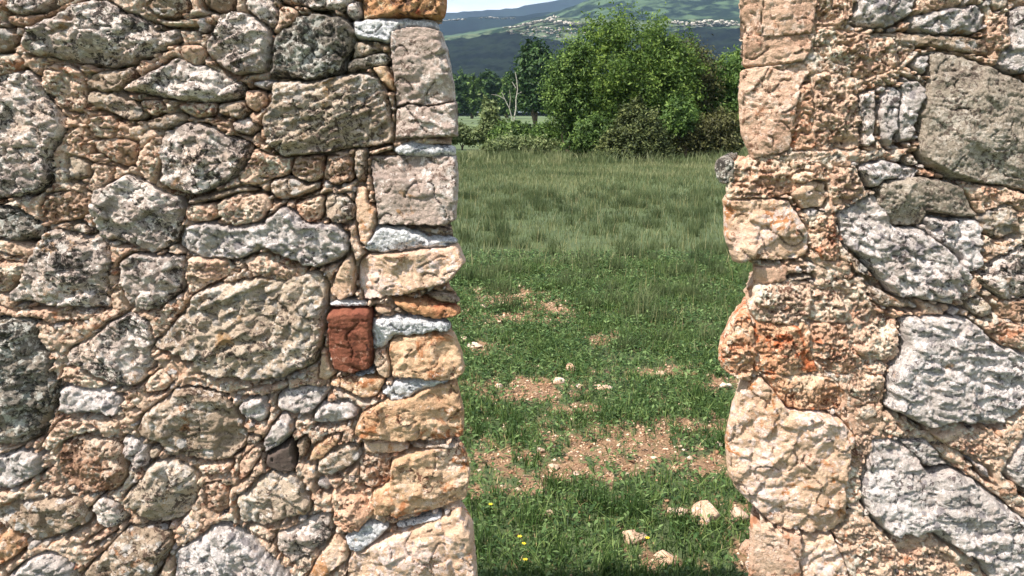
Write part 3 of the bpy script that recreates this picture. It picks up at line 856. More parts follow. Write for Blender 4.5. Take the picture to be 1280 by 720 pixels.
ang = np.concatenate([np.linspace(-180, -24, 60)[:-1], np.linspace(-24, 36, 270), np.linspace(36, 180, 60)[1:]])
rad = np.concatenate([np.linspace(0.25, 1.6, 8)[:-1], np.geomspace(1.6, 9, 230)[:-1], np.geomspace(9, 60, 90)[:-1], np.geomspace(60, 9000, 60)])
AA, RD = np.meshgrid(np.radians(ang), rad)
X = RD * np.sin(AA); Y = RD * np.cos(AA)
near = smooth(14, 8, RD)
Z = near * (0.016 * fbm(X * 2.2, Y * 2.2, 21, 3) + 0.012 * fbm(X * 11, Y * 11, 22, 4, .6) + .004 * gnoise(X * 60, Y * 60, 3)) + 0.10 * smooth(6, 20, RD) * fbm(X / 5, Y / 5, 23, 3)
Z = Z + 0.0
so_a = smooth(-0.08, 0.14, soil_amount(X, Y)) * smooth(9, 8, RD)
R_, C_ = X.shape
ii = np.arange(R_ * C_).reshape(R_, C_)
F = np.stack([ii[:-1, :-1], ii[:-1, 1:], ii[1:, 1:], ii[1:, :-1]], -1).reshape(-1, 4)[:, ::-1]
V = np.stack([X, Y, Z], -1).reshape(-1, 3)
V = np.concatenate([V, [[0, 0, 0]]])
cen = np.stack([ii[0, :-1], ii[0, 1:], np.full(C_ - 1, R_ * C_)], -1)
g = NT('meadow_ground'); gv = g.objvec(False)
at_ = g.new('ShaderNodeAttribute'); at_.attribute_name = 'soil'
n1 = g.noise(gv, 18, 6, .65); n2 = g.noise(gv, 2.2, 5, .6); n3 = g.noise(gv, 90, 4, .7); n4 = g.noise(gv, .02, 4, .6)
soilc = g.mix(g.step(n1, .35, .65), s2l((104, 76, 54)), s2l((150, 120, 90)))
soilc = g.mix(g.step(n3, .55, .68), soilc, s2l((194, 156, 124)))
grc = g.mix(g.step(n2, .35, .65), s2l((52, 66, 36)), s2l((76, 90, 52)))
grc = g.mix(g.step(n4, .4, .6), grc, s2l((96, 112, 68)))
col = g.mix(at_.outputs['Fac'], grc, soilc)
g.ln(col, g.b.inputs['Base Color']); g.b.inputs['Roughness'].default_value = .95
bp = g.new('ShaderNodeBump'); bp.inputs['Distance'].default_value = .01; g.ln(n3, bp.inputs['Height']); g.ln(bp.outputs['Normal'], g.b.inputs['Normal'])
go = link('ground', make_mesh('ground', V, [F, cen], g.m, True, {'soil': np.concatenate([so_a.ravel(), [0]])}))
go['kind'] = 'structure'

def ground_z(X, Y):
    R = np.hypot(X, Y); nr = smooth(14, 8, R)
    return nr * (0.016 * fbm(X * 2.2, Y * 2.2, 21, 3) + 0.012 * fbm(X * 11, Y * 11, 22, 4, .6)) + 0.10 * smooth(6, 20, R) * fbm(X / 5, Y / 5, 23, 3)

# ------------------------------------------------------------------ grass and herbs
def region(n, y0, y1, seed, lo=-0.24, hi=0.44, power=1.0):
    r = np.random.default_rng(seed)
    u = r.uniform(0, 1, n) ** power
    # the strip seen through the opening, and thinner growth to both sides of it
    m = int(n * .34); ratio = np.concatenate([r.uniform(lo, hi, n), np.where(r.uniform(0, 1, m) < .5, r.uniform(-.50, lo, m), r.uniform(hi, .68, m))])
    u = np.concatenate([u, r.uniform(0, 1, m) ** power])
    Y = np.sqrt(y0 ** 2 + u * (y1 ** 2 - y0 ** 2)); X = Y * ratio
    return X, Y, r

def blades(name, X, Y, hgt, wid, r, mat, lean=0.35, label=None, cat='grass', rnd=None, base=None):
    n = len(X)
    Z = ground_z(X, Y) - 0.005 if base is None else base
    a = r.uniform(0, 2 * np.pi, n); la = r.uniform(0, 2 * np.pi, n); ln_ = np.abs(r.normal(0, lean, n)) * hgt
    wx, wy = np.cos(a) * wid / 2, np.sin(a) * wid / 2
    lx, ly = np.cos(la) * ln_, np.sin(la) * ln_
    B = np.stack([X, Y, Z], -1)
    def lev(t, s, b): return B + np.stack([lx * b + wx * s, ly * b + wy * s, hgt * t], -1)
    V = np.stack([lev(0, -1, 0), lev(0, 1, 0), lev(.5, .8, .28), lev(.5, -.8, .28), lev(1.0, 0, 1.0)], 1).reshape(-1, 3)
    k = np.arange(n) * 5
    F4 = np.stack([k, k + 1, k + 2, k + 3], -1); F3 = np.stack([k + 3, k + 2, k + 4], -1)
    if rnd is None: rnd = r.uniform(0, 1, n)
    return V, F4, F3, np.repeat(rnd, 5)

def merge(name, parts, mat, label, cat):
    VV, FF4, FF3, RR = [], [], [], []; o = 0
    for V, F4, F3, R in parts:
        VV.append(V); 
        if len(F4): FF4.append(F4 + o)
        if len(F3): FF3.append(F3 + o)
        RR.append(R); o += len(V)
    fs = []
    if FF4: fs.append(np.concatenate(FF4))
    if FF3: fs.append(np.concatenate(FF3))
    ob = link(name, make_mesh(name, np.concatenate(VV), fs, mat, False, {'rnd': np.concatenate(RR)}))
    ob['kind'] = 'stuff'; ob['label'] = label; ob['category'] = cat
    return ob

M_tall = leafmat('meadow_grass', (64, 78, 46), (98, 110, 70), (156, 156, 114), .35, sc=.9)
M_lush = leafmat('lush_grass', (40, 62, 28), (74, 100, 48), (130, 150, 86), .35, sc=6)
M_herb = leafmat('herb_leaf', (38, 60, 30), (70, 98, 50), (126, 148, 92), .3, sc=9)
M_straw = leafmat('straw', (120, 116, 74), (158, 150, 104), (190, 180, 136), .3, sc=5)

parts = []
# tall meadow from about 7 m outwards, nearer on the right
X, Y, r = region(112000, 4.3, 30.5, 50)
px, py = gproj(X, Y)
edge = np.interp(px, [560, 700, 760, 800, 860, 930, 1100], [352, 356, 372, 440, 448, 440, 470]) + 14 * gnoise(X * 1.4, Y * 1.4, 8)
keep = (py < edge) & (soil_amount(X, Y) < 0.15)
X, Y = X[keep], Y[keep]
hg = .75 * np.maximum(.06, 0.085 + 0.045 * fbm(X / 1.3, Y / 1.3, 91, 3) + 0.02 * fbm(X * 2, Y * 2, 92, 2)) * r.uniform(.5, 1.5, len(X)) * np.interp(Y, [4, 7, 12, 30], [1.15, 1.25, 1.2, 1.5])
tone = np.clip(.44 + .6 * fbm(X / 2.4, Y / 1.8, 93, 4) + .35 * fbm(X / 12, Y / 7, 94, 2) + r.uniform(-.22, .22, len(X)), 0, 1)
parts.append(blades('g', X, Y, hg, np.interp(Y, [4, 8, 30], [.005, .008, .02]), r, None, .5, rnd=tone))
# tufts
cx, cy, r = region(420, 4.6, 16, 57)
pxx, pyy = gproj(cx, cy); k = (pyy < 440) & (soil_amount(cx, cy) < 0); cx, cy = cx[k], cy[k]
tx = np.concatenate([cx, [gpt(630, 345)[0], gpt(712, 350)[0], gpt(735, 350)[0], gpt(895, 345)[0], gpt(610, 352)[0]]]); ty = np.concatenate([cy, [gpt(630, 345)[1], gpt(712, 350)[1], gpt(735, 350)[1], gpt(895, 345)[1], gpt(610, 352)[1]]])
m = 70
X = np.repeat(tx, m) + r.normal(0, .05, len(tx) * m); Y = np.repeat(ty, m) + r.normal(0, .05, len(tx) * m)
hg = np.repeat(r.uniform(.09, .22, len(tx)), m) * r.uniform(.6, 1.1, len(X))
parts.append(blades('g', X, Y, hg, .006, r, None, .45, rnd=np.clip(np.repeat(r.uniform(.05, .5, len(tx)), m) + r.uniform(-.1, .1, len(X)), 0, 1)))
# taller ragged growth where the meadow meets the bushes
X = r.uniform(-14, 20, 26000); Y = r.uniform(23.2, 29, 26000)
k = fbm(X / 1.2, Y / 1.0, 97, 3) + .3 * fbm(X * 2, Y * 2, 98, 2) > -.02; X, Y = X[k], Y[k]
hh = np.clip(.25 + .5 * fbm(X / 1.2, Y / 1.0, 97, 3), .1, .7)
parts.append(blades('g', X, Y, hh * r.uniform(.5, 1.3, len(X)), .022, r, None, .5, rnd=np.clip(.55 + .6 * fbm(X / .9, Y, 99, 2) + r.uniform(-.2, .2, len(X)), 0, 1)))
merge('meadow_grass', parts, M_tall, 'knee high grey green meadow grass stretching from the stony patches to the bushes', 'grass')

parts = []
X, Y, r = region(150000, 2.1, 8.0, 51, -.2, .42)
s = soil_amount(X, Y); dens = fbm(X * 2.5, Y * 2.0, 61, 3)
keep = (s < -.02 + r.normal(0, .13, len(X))) & (dens + r.uniform(-.5, .7, len(X)) > -.05)
X, Y, dens = X[keep], Y[keep], dens[keep]
px, py = gproj(X, Y)
hg = r.uniform(.022, .075, len(X)) * np.interp(py, [350, 450, 600, 720], [1.0, .9, 1.0, 1.15]) * (1 + .6 * dens)
parts.append(blades('g', X, Y, hg, np.interp(Y, [2, 8], [.0045, .007]), r, None, .75))
# bigger tufts in the near lawn
TX, TY = [], []
for (a, b) in ((760, 640), (735, 632), (795, 645), (600, 545), (640, 550), (690, 610), (850, 660), (900, 560), (720, 470), (800, 500), (640, 530), (870, 500), (600, 690), (700, 700), (760, 715), (660, 660)):
    q = gpt(a, b); TX.append(q[0]); TY.append(q[1])
TX = np.array(TX); TY = np.array(TY); m = 46
X = np.repeat(TX, m) + r.normal(0, .022, len(TX) * m); Y = np.repeat(TY, m) + r.normal(0, .022, len(TX) * m)
parts.append(blades('g', X, Y, r.uniform(.06, .15, len(X)), .004, r, None, .45, rnd=r.uniform(0, .6, len(X))))
merge('short_grass', parts, M_lush, 'short lush green grass between the reddish stony patches behind the opening', 'grass')

# small round leaved herbs: leaflets as folded diamonds
X, Y, r = region(75000, 2.1, 8.6, 52, -.2, .42)
s = soil_amount(X, Y); dens = fbm(X * 2.1 + 4, Y * 1.8, 66, 4)
keep = (s < .12 + r.normal(0, .12, len(X))) & (dens + r.uniform(-.5, .9, len(X)) > .05)
X, Y = X[keep], Y[keep]; n = len(X)
Z = ground_z(X, Y) + r.uniform(.006, .05, n)
L = r.uniform(.008, .018, n) * np.interp(Y, [2, 8], [.85, 1.5]); a = r.uniform(0, 2 * np.pi, n); til = r.uniform(-.5, .5, n)
c, s_ = np.cos(a), np.sin(a)
P0 = np.stack([X, Y, Z], -1)
V = np.stack([P0, P0 + np.stack([c * L - s_ * L * .45, s_ * L + c * L * .45, L * til + .003], -1), P0 + np.stack([c * L * 1.9, s_ * L * 1.9, 2 * L * til], -1),
              P0 + np.stack([c * L + s_ * L * .45, s_ * L - c * L * .45, L * til + .003], -1)], 1).reshape(-1, 3)
k = np.arange(n) * 4
herb = (V, np.zeros((0, 4), int), np.concatenate([np.stack([k, k + 1, k + 2], -1), np.stack([k, k + 2, k + 3], -1)]), np.repeat(r.uniform(0, 1, n), 4))
M_dry = leafmat('dry_litter', (104, 84, 56), (150, 128, 88), (196, 176, 132), .2, sc=6)
X, Y, r = region(16000, 2.1, 8.0, 58, -.2, .42)
k = fbm(X * 3, Y * 3, 77, 3) + r.uniform(-.4, .4, len(X)) > .0; X, Y = X[k], Y[k]
merge('dry_litter', [blades('g', X, Y, r.uniform(.012, .05, len(X)), .0035, r, None, 1.6)], M_dry, 'dead straw and dry litter lying between the near grass', 'litter')
merge('herb_cover', [herb], M_herb, 'low dark green round leaved weeds covering the earth behind the wall', 'weeds')

# straw coloured seed stalks
X, Y, r = region(5200, 4.4, 24, 54, -.2, .42)
px, py = gproj(X, Y)
keep = (py < 350) | ((px > 790) & (py < 430)); X, Y = X[keep], Y[keep]
merge('seed_stalks', [blades('g', X, Y, r.uniform(.10, .24, len(X)), .004, r, None, .25)], M_straw, 'pale straw coloured seed stalks standing above the meadow grass', 'grass stalks')

# ------------------------------------------------------------------ gravel and loose stones
def pebble(r, n, size, flat=.55):
    """n irregular eight-sided pebbles: returns verts (n,6,3) and faces"""
    base = np.array([[1, 0, 0], [0, 1, 0], [-1, 0, 0], [0, -1, 0], [0, 0, 1], [0, 0, -1]], float)
    v = base[None] * r.uniform(.6, 1.25, (n, 6, 1)) + r.normal(0, .16, (n, 6, 3))
    v[:, :, 2] *= flat
    a = r.uniform(0, 2 * np.pi, n); c, s = np.cos(a), np.sin(a)
    x = v[:, :, 0] * c[:, None] - v[:, :, 1] * s[:, None]; y = v[:, :, 0] * s[:, None] + v[:, :, 1] * c[:, None]
    v = np.stack([x, y, v[:, :, 2]], -1) * size[:, None, None]
    f = np.array([[0, 1, 4], [1, 2, 4], [2, 3, 4], [3, 0, 4], [1, 0, 5], [2, 1, 5], [3, 2, 5], [0, 3, 5]])
    F = (f[None] + (np.arange(n) * 6)[:, None, None]).reshape(-1, 3)
    return v, F
X, Y, r = region(60000, 2.1, 8.2, 71, -.2, .42)
s = soil_amount(X, Y); keep = s + r.normal(0, .12, len(X)) > .0; X, Y = X[keep][:11000], Y[keep][:11000]; n = len(X)
size = np.clip(r.lognormal(-5.25, .5, n), .0025, .02) * np.interp(Y, [2, 8], [.8, 1.4])
v, F = pebble(r, n, size); v += np.stack([X, Y, ground_z(X, Y) + size * .2], -1)[:, None]
M_grav = leafmat('gravel', (118, 82, 60), (170, 134, 104), (220, 198, 172), 0.0, .9, sc=8)
ob = link('gravel', make_mesh('gravel', v.reshape(-1, 3), F, M_grav, False, {'rnd': np.repeat(r.uniform(0, 1, n), 6)}))
ob['kind'] = 'stuff'; ob['label'] = 'reddish and cream gravel scattered over the bare earth patches'; ob['category'] = 'gravel'

def field_stone(px, py, wpx, hpx, kind, label, seed):
    X0, Y0 = gpt(px, py); sc = math.hypot(X0, Y0) / FPX * 1.12
    W, H = wpx * sc, hpx * sc
    nu, nv = 30, 18
    u = np.linspace(0, 2 * np.pi, nu, endpoint=False); v_ = np.linspace(0, np.pi, nv)
    U, Vv = np.meshgrid(u, v_)
    d = np.stack([np.cos(U) * np.sin(Vv), np.sin(U) * np.sin(Vv), np.cos(Vv)], -1)
    # cut by random planes: angular broken limestone
    rs = np.random.default_rng(seed); rad_ = np.full(U.shape, 1.25)
    for k in range(13):
        nrm = rs.normal(size=3); nrm /= np.linalg.norm(nrm); h = rs.uniform(.62, .95)
        dt = (d * nrm).sum(-1); rad_ = np.where(dt > 1e-3, np.minimum(rad_, h / np.maximum(dt, 1e-3)), rad_)
    rad_ += .05 * fbm(d[..., 0] * 3 + 5, d[..., 1] * 3 + d[..., 2] * 2, seed, 4, .6)
    P = d * rad_[..., None] * np.array([W / 2, W / 2 * .8, H / 2])
    idx = np.arange(nu * nv).reshape(nv, nu); a = idx[:-1]; b = np.roll(idx, -1, 1)[:-1]; c = np.roll(idx, -1, 1)[1:]; e = idx[1:]
    F = np.stack([a, e, c, b], -1).reshape(-1, 4)
    o = link('field_stone', make_mesh('field_stone', P.reshape(-1, 3), F, MAT[kind], False), None, (X0, Y0, float(ground_z(np.array(X0), np.array(Y0))) + H * .26))
    o['label'] = label; o['category'] = 'stone'
FS = [(884, 652, 34, 30, 'C', 'largest cream angular stone lying in the grass near the right wall'),
      (792, 676, 30, 20, 'C', 'pale pinkish stone half buried in the lush grass near the frame bottom'),
      (833, 704, 24, 20, 'C', 'whitish lumpy stone in the grass at the bottom, left of the right wall'),
      (847, 645, 26, 12, 'P', 'flat reddish stone just left of the largest cream stone'),
      (923, 652, 22, 22, 'P', 'pink stone touching the foot of the right wall'),
      (934, 690, 18, 22, 'E', 'rusty rounded stone in shade against the right wall foot'),
      (862, 575, 10, 8, 'C', 'small whitish stone on the red earth near the right wall, left of another'),
      (898, 560, 9, 9, 'C', 'small whitish stone on the red earth closest to the right wall'),
      (692, 586, 14, 9, 'C', 'flat pale stone in the middle of the red gravel patch'),
      (675, 566, 10, 9, 'C', 'small whitish stone at the left of the red gravel patch'),
      (720, 594, 9, 7, 'C', 'tiny whitish stone at the lower right of the gravel patch'),
      (624, 485, 12, 8, 'C', 'cream pebble at the left end of the tan gravel strip'),
      (697, 481, 18, 9, 'C', 'long cream stone at the right end of the tan gravel strip'),
      (724, 486, 9, 8, 'C', 'small cream stone just right of the tan gravel strip'),
      (754, 486, 24, 6, 'C', 'thin flat cream stone farther right of the tan gravel strip'),
      (825, 470, 14, 7, 'C', 'cream stone among weeds in front of the tall grass'),
      (605, 386, 10, 6, 'C', 'small whitish stone beside the left quoins in the farthest earth patch'),
      (626, 383, 9, 6, 'C', 'cream stone in the farthest earth patch'),
      (580, 427, 8, 8, 'C', 'round cream stone beside the left wall edge'),
      (592, 434, 24, 6, 'C', 'thin tan stone sticking out beside the left wall edge'),
      (686, 643, 14, 8, 'C', 'small pale stone sunk in the lush grass at left'),
      (905, 486, 14, 10, 'P', 'pinkish stone near the right wall at mid height'),
      (715, 464, 16, 12, 'F', 'orange clod of earth and stone among the weeds')]
for k, f in enumerate(FS): field_stone(*f, 500 + k)

# yellow flowers
def flower(px, py, label, seed):
    X0, Y0 = gpt(px, py + 10); z0 = float(ground_z(np.array(X0), np.array(Y0)))
    root = empty('yellow_flower', (X0, Y0, z0), label, 'flower', 'yellow flowers in the grass')
    h = .05; s = .0012
    V = np.array([[-s, 0, 0], [s, 0, 0], [0, s, 0], [-s + .004, 0, h], [s + .004, 0, h], [.004, s, h]])
    link('stem', make_mesh('stem', V, np.array([[0, 1, 4, 3], [1, 2, 5, 4], [2, 0, 3, 5]]), M_lush, True, {'rnd': [.3] * 6}), root)
    P, F = [[.004, 0, h]], []
    for k in range(6):
        a = k / 6 * 6.283; L = .0095
        for da, l in ((-.35, .7), (0, 1), (.35, .7)): P.append([.004 + math.cos(a + da) * L * l, math.sin(a + da) * L * l, h + .003])
        b = 1 + 3 * k; F += [[0, b, b + 1], [0, b + 1, b + 2]]
    t = NT('yellow_petal') if 'yellow_petal' not in bpy.data.materials else None
    if t: t.b.inputs['Base Color'].default_value = s2l((236, 206, 40))
    link('petals', make_mesh('petals', P, np.array(F), bpy.data.materials['yellow_petal'], False), root)
for k, (x, y, l) in enumerate(((612, 635, 'single yellow flower in the grass beside the left wall, farthest of the yellow flowers'),
                               (807, 678, 'yellow flower at the right end of the half buried pinkish stone'),
                               (648, 678, 'yellow flower left of centre, the upper of two close together'),
                               (653, 686, 'yellow flower left of centre, the lower of two close together'),
                               (655, 706, 'pale yellow flower near the bottom edge left of centre'))): flower(x, y, l, k)

# ------------------------------------------------------------------ trees and bushes
BARK = rock('brown_bark', (74, 62, 50), (96, 82, 66), (116, 100, 82), (44, 36, 30), .4, (140, 130, 112), .2)
PALE = rock('pale_bark', (138, 132, 120), (156, 150, 138), (170, 164, 152), (110, 100, 88), .2, (224, 220, 208), .3)

def tube(path, radii, sides=7):
    path = np.array(path, float); V = []; F = []
    for i, p in enumerate(path):
        t = path[min(i + 1, len(path) - 1)] - path[max(i - 1, 0)]; t /= np.linalg.norm(t) + 1e-9
        u = np.cross(t, [0.3, 1, .1]); u /= np.linalg.norm(u) + 1e-9; v = np.cross(t, u)
        for k in range(sides):
            a = k / sides * 6.2831853; V.append(p + radii[i] * (math.cos(a) * u + math.sin(a) * v))
    for i in range(len(path) - 1):
        for k in range(sides):
            a = i * sides + k; b = i * sides + (k + 1) % sides; F.append([a, b, b + sides, a + sides])
    return np.array(V), np.array(F)

def limbs(root, origin, tips, r0, mat, seed, name='branch'):
    """trunk rising from the origin, one limb to every tip"""
    rs = np.random.default_rng(seed); VV = []; FF = []; o = 0
    for tip in tips:
        tip = np.array(tip, float); n = 6; pts = []; rr = []
        for k in range(n):
            t = k / (n - 1); p = tip * np.array([t ** 1.4, t ** 1.4, t]); p = p + rs.normal(0, .03, 3) * np.linalg.norm(tip) * (0 < k < n - 1)
            pts.append(p); rr.append(r0 * (1 - .85 * t))
        V, F = tube(pts, rr); VV.append(V); FF.append(F + o); o += len(V)
    me = make_mesh(name, np.concatenate(VV), np.concatenate(FF), mat)
    return link(name, me, root)

def foliage(blobs, n, size, seed, clump=14, spread=.30, up=.35, shell=.62, streak=None):
    """leaves gathered into twigs' worth of clumps around the outside of a few masses"""
    r = np.random.default_rng(seed); B = np.array(blobs, float)
    vol = (B[:, 3] * B[:, 4] * B[:, 5]) ** .7; p = vol / vol.sum()
    nc = max(1, n // clump); bi = r.choice(len(B), nc, p=p); b = B[bi]
    d = r.normal(size=(nc, 3)); d /= np.linalg.norm(d, axis=1)[:, None]
    rad_ = shell + (1.08 - shell) * r.uniform(0, 1, nc) ** .7
    lump = 1 + .30 * gnoise(d[:, 0] * 3 + bi * 3.1, d[:, 2] * 3 + d[:, 1] * 2, seed)
    c = b[:, :3] + d * b[:, 3:6] * (rad_ * lump)[:, None]
    cs = b[:, 3:6].mean(1) * spread * r.uniform(.5, 1.3, nc)
    # clumps are drooping / rising sprays: long along one direction
    ax = d + r.normal(0, .5, (nc, 3)) + np.array([0, 0, .35]); ax /= np.linalg.norm(ax, axis=1)[:, None]
    ci = np.repeat(np.arange(nc), clump); m = len(ci)
    P = c[ci] + ax[ci] * (r.normal(0, .62, m) * cs[ci])[:, None] + r.normal(0, .33, (m, 3)) * cs[ci][:, None]
    nrm = d[ci] * .5 + r.normal(0, .6, (m, 3)) + np.array([0, 0, up]); nrm /= np.linalg.norm(nrm, axis=1)[:, None]
    t = np.cross(nrm, r.normal(size=(m, 3))); t /= np.linalg.norm(t, axis=1)[:, None] + 1e-9
    s = np.cross(nrm, t); L = size * r.uniform(.6, 1.35, m)[:, None]
    V = np.stack([P - t * L, P + s * L * .42 + nrm * L * .12, P + t * L, P - s * L * .42 + nrm * L * .12], 1).reshape(-1, 3)
    k = np.arange(m) * 4
    F = np.concatenate([np.stack([k, k + 1, k + 2], -1), np.stack([k, k + 2, k + 3], -1)])
    tone = np.clip(np.repeat(r.uniform(.0, .75, nc), clump) + r.uniform(-.15, .35, m), 0, 1)
    return V, F, np.repeat(tone, 4)

def plant(name, label, cat, px, Y, blobs_px, n, size, mat, seed, trunk=None, bark=None, group=None, base_py=None, zsc=None, **kw):
    """blobs in pixels of the photograph: (x, y, rx, ry[, depth offset m]) become round masses at distance Y"""
    sc = Y / FPX * 1.0
    b0 = at(px, 360, Y); ox = b0[0]
    bl = []
    for q in blobs_px:
        c = at(q[0], q[1], Y); dz = q[4] if len(q) > 4 else 0
        rx, rz = q[2] * sc, q[3] * sc
        bl.append((c[0] - ox, dz, c[2], rx, (rx + rz) / 2, rz))
    root = empty(name, (ox, Y, 0), label, cat, group)
    V, F, tone = foliage(bl, n, size, seed, **kw)
    V[:, 2] = np.maximum(V[:, 2], 0.02)
    link('crown', make_mesh('crown', V, F, mat, False, {'rnd': tone}), root)
    if trunk is not None:
        rs = np.random.default_rng(seed + 1)
        tips = [(b[0] * .8, b[1] * .8, b[2] + b[5] * .2) for b in bl][:8]
        limbs(root, None, tips, trunk, bark or BARK, seed, 'trunk')
    return root

L_oak = leafmat('leaf_oak', (50, 72, 30), (88, 114, 48), (146, 168, 80), .42, sc=1.1)
L_bright = leafmat('leaf_bright', (50, 74, 32), (82, 110, 48), (132, 156, 78), .35, sc=1.0)
L_dark = leafmat('leaf_dark', (30, 50, 26), (50, 76, 38), (88, 114, 58), .22, sc=.9)
L_brown = leafmat('leaf_brownish', (54, 54, 30), (84, 84, 48), (122, 124, 74), .25, sc=1.2)
L_jun = leafmat('leaf_juniper', (42, 52, 28), (76, 86, 46), (122, 128, 76), .15, sc=2.0)
L_grey = leafmat('leaf_greyish', (74, 88, 52), (108, 122, 76), (156, 164, 112), .25, sc=1.6)
L_mid = leafmat('leaf_shrub', (44, 64, 30), (76, 102, 46), (134, 158, 82), .3, sc=1.4)

plant('broadleaf_tree', 'big round yellow green bushy tree in the centre of the opening', 'tree', 790, 29.5,
      [(770, 80, 62, 50, 0), (800, 55, 46, 34, .3), (745, 110, 48, 40, -.5), (820, 100, 52, 48, 0), (790, 140, 62, 40, -.3), (720, 138, 34, 36, -.2), (760, 45, 30, 20, 0),
       (845, 80, 32, 32, .4), (835, 135, 40, 40, 0), (780, 175, 90, 22, .3)], 50000, .066, L_oak, 1, trunk=.13, shell=.62, clump=46, spread=.30)
plant('broadleaf_tree', 'pale leaved young tree at the left side of the big round tree', 'tree', 708, 28.5,
      [(708, 92, 18, 20), (702, 118, 20, 18), (716, 138, 18, 18), (722, 72, 14, 16), (722, 162, 16, 16)], 16000, .06, L_mid, 2, trunk=.05, spread=.55, clump=40)
plant('broadleaf_tree', 'brownish leaved tree at the upper right shoulder of the big round tree', 'tree', 857, 30.5,
      [(852, 75, 26, 20), (870, 95, 26, 26), (845, 110, 26, 26), (872, 130, 24, 30)], 15000, .062, L_brown, 3, trunk=.07, clump=36, spread=.42)
plant('broadleaf_tree', 'fresh green tree at the right edge of the opening', 'tree', 912, 31,
      [(900, 90, 26, 18), (925, 110, 34, 34), (895, 120, 22, 26), (940, 85, 30, 22), (905, 150, 34, 34)], 20000, .07, L_bright, 4, trunk=.09, clump=44, spread=.34)
plant('broadleaf_tree', 'tall narrow dark tree behind the white trunk', 'tree', 668, 96,
      [(668, 82, 18, 26), (660, 104, 22, 20), (684, 108, 22, 24), (672, 122, 26, 16), (665, 64, 10, 12)], 10000, .28, L_dark, 5, trunk=.22)
for k, (x, yt, yb, rx, lab, mt) in enumerate(((574, 92, 140, 14, 'dark round tree in the far row, closest to the left wall', L_dark), (592, 96, 141, 15, 'mid green tree in the far row, second from the left wall', L_mid),
                                    (613, 90, 140, 15, 'darkest dome shaped tree in the middle of the far row', L_dark), (634, 96, 142, 13, 'green tree of the far row directly behind the white trunk', L_mid),
                                    (556, 88, 140, 14, 'tree of the far row mostly hidden behind the left wall', L_mid))):
    h = (yb - yt)
    plant('row_tree', lab, 'tree', x, 190, [(x, yt + h * .3, rx * .8, h * .3), (x - rx * .4, yt + h * .58, rx * .8, h * .3), (x + rx * .4, yt + h * .6, rx * .8, h * .3), (x, yt + h * .8, rx * 1.1, h * .2)],
          4000, .48, mt, 20 + k, trunk=.35, group='trees in the far row beyond the field')
for k, (x, lab) in enumerate(((700, 'tree of the far row behind the young pale tree'), (740, 'tree of the far row behind the left of the big tree'), (960, 'tree of the far row behind the right wall'))):
    plant('row_tree', lab, 'tree', x, 195, [(x, 112, 22, 16), (x - 14, 125, 18, 14), (x + 14, 126, 18, 14)], 3000, .5, L_dark, 40 + k, trunk=.35, group='trees in the far row beyond the field')

# bare pale trunks
def bare(label, px, base_py, Y, lines, r0):
    b = at(px, base_py, Y); root = empty('bare_tree', (b[0], Y, 0), label, 'tree')
    for k, ln_ in enumerate(lines):
        pts = []
        for (a, c) in ln_: q = at(a, c, Y); pts.append([q[0] - b[0], 0.02 * k * Y / 10, max(q[2], 0)])
        if k == 0: pts = [[pts[0][0], 0, 0]] + pts
        V, F = tube(pts, [r0 * (1 - .6 * i / len(pts)) * (1 if k == 0 else .6) for i in range(len(pts))])
        link('trunk' if k == 0 else 'branch', make_mesh('trunk', V, F, PALE), root)
bare('slender white bare trunk standing in front of the far trees', 645, 146, 60,
     [[(643, 146), (645, 136), (645, 124), (647, 112), (646, 100), (644, 90)], [(646, 118), (652, 115)], [(645, 110), (640, 102)]], .055)
bare('greyish forked bare trunk leaning left beside the white one', 640, 148, 58,
     [[(640, 148), (637, 136), (631, 124), (627, 115)], [(637, 134), (638, 122), (637, 112)], [(631, 124), (622, 119), (614, 118)]], .036)

plant('shrub', 'dark olive juniper like bush in front of the big tree', 'shrub', 792, 25.5,
      [(792, 178, 36, 26), (800, 160, 24, 26), (785, 150, 14, 18), (815, 182, 24, 20), (768, 185, 20, 18), (797, 135, 8, 14)], 20000, .05, L_jun, 6, trunk=.05, spread=.24, up=.9)
plant('shrub', 'small fresh green sapling right of the juniper bush', 'shrub', 850, 26.5,
      [(848, 138, 12, 14), (856, 150, 16, 14), (842, 155, 14, 14)], 5000, .06, L_bright, 7, trunk=.03, spread=.4)
plant('shrub', 'grey brown twiggy shrub under the right hand trees', 'shrub', 888, 26.8,
      [(880, 160, 26, 13), (905, 156, 16, 16), (865, 170, 22, 14), (898, 178, 28, 14), (850, 178, 22, 14)], 13000, .055, L_brown, 8, trunk=.04, spread=.36)
plant('shrub', 'greyish shrub between the pale young tree and the juniper bush', 'shrub', 735, 27,
      [(742, 165, 20, 18), (750, 178, 24, 14), (725, 180, 18, 10)], 9000, .06, L_mid, 9, trunk=.04)
plant('shrub', 'spiky light green bush left of the white trunk', 'shrub', 616, 33,
      [(612, 146, 8, 14), (622, 162, 16, 11), (604, 168, 14, 10), (608, 134, 3, 12), (618, 138, 3, 10)], 8000, .075, L_grey, 10, trunk=.04, spread=.4)
plant('shrub', 'dense green thicket at the foot of the white trunk', 'shrub', 648, 32,
      [(640, 166, 22, 11), (662, 168, 20, 11), (648, 174, 28, 10), (630, 174, 16, 10)], 12000, .07, L_mid, 11, trunk=.04)
plant('shrub', 'low bush with pale leaves between the thicket and the young tree', 'shrub', 684, 31,
      [(680, 168, 12, 9), (694, 172, 16, 9), (675, 176, 16, 8)], 7000, .07, L_bright, 12, trunk=.03, spread=.4)
plant('shrub', 'grey green low bush beside the left quoins', 'shrub', 580, 33,
      [(578, 166, 10, 9), (588, 172, 12, 8), (566, 168, 12, 10)], 6000, .07, L_grey, 13, trunk=.03)
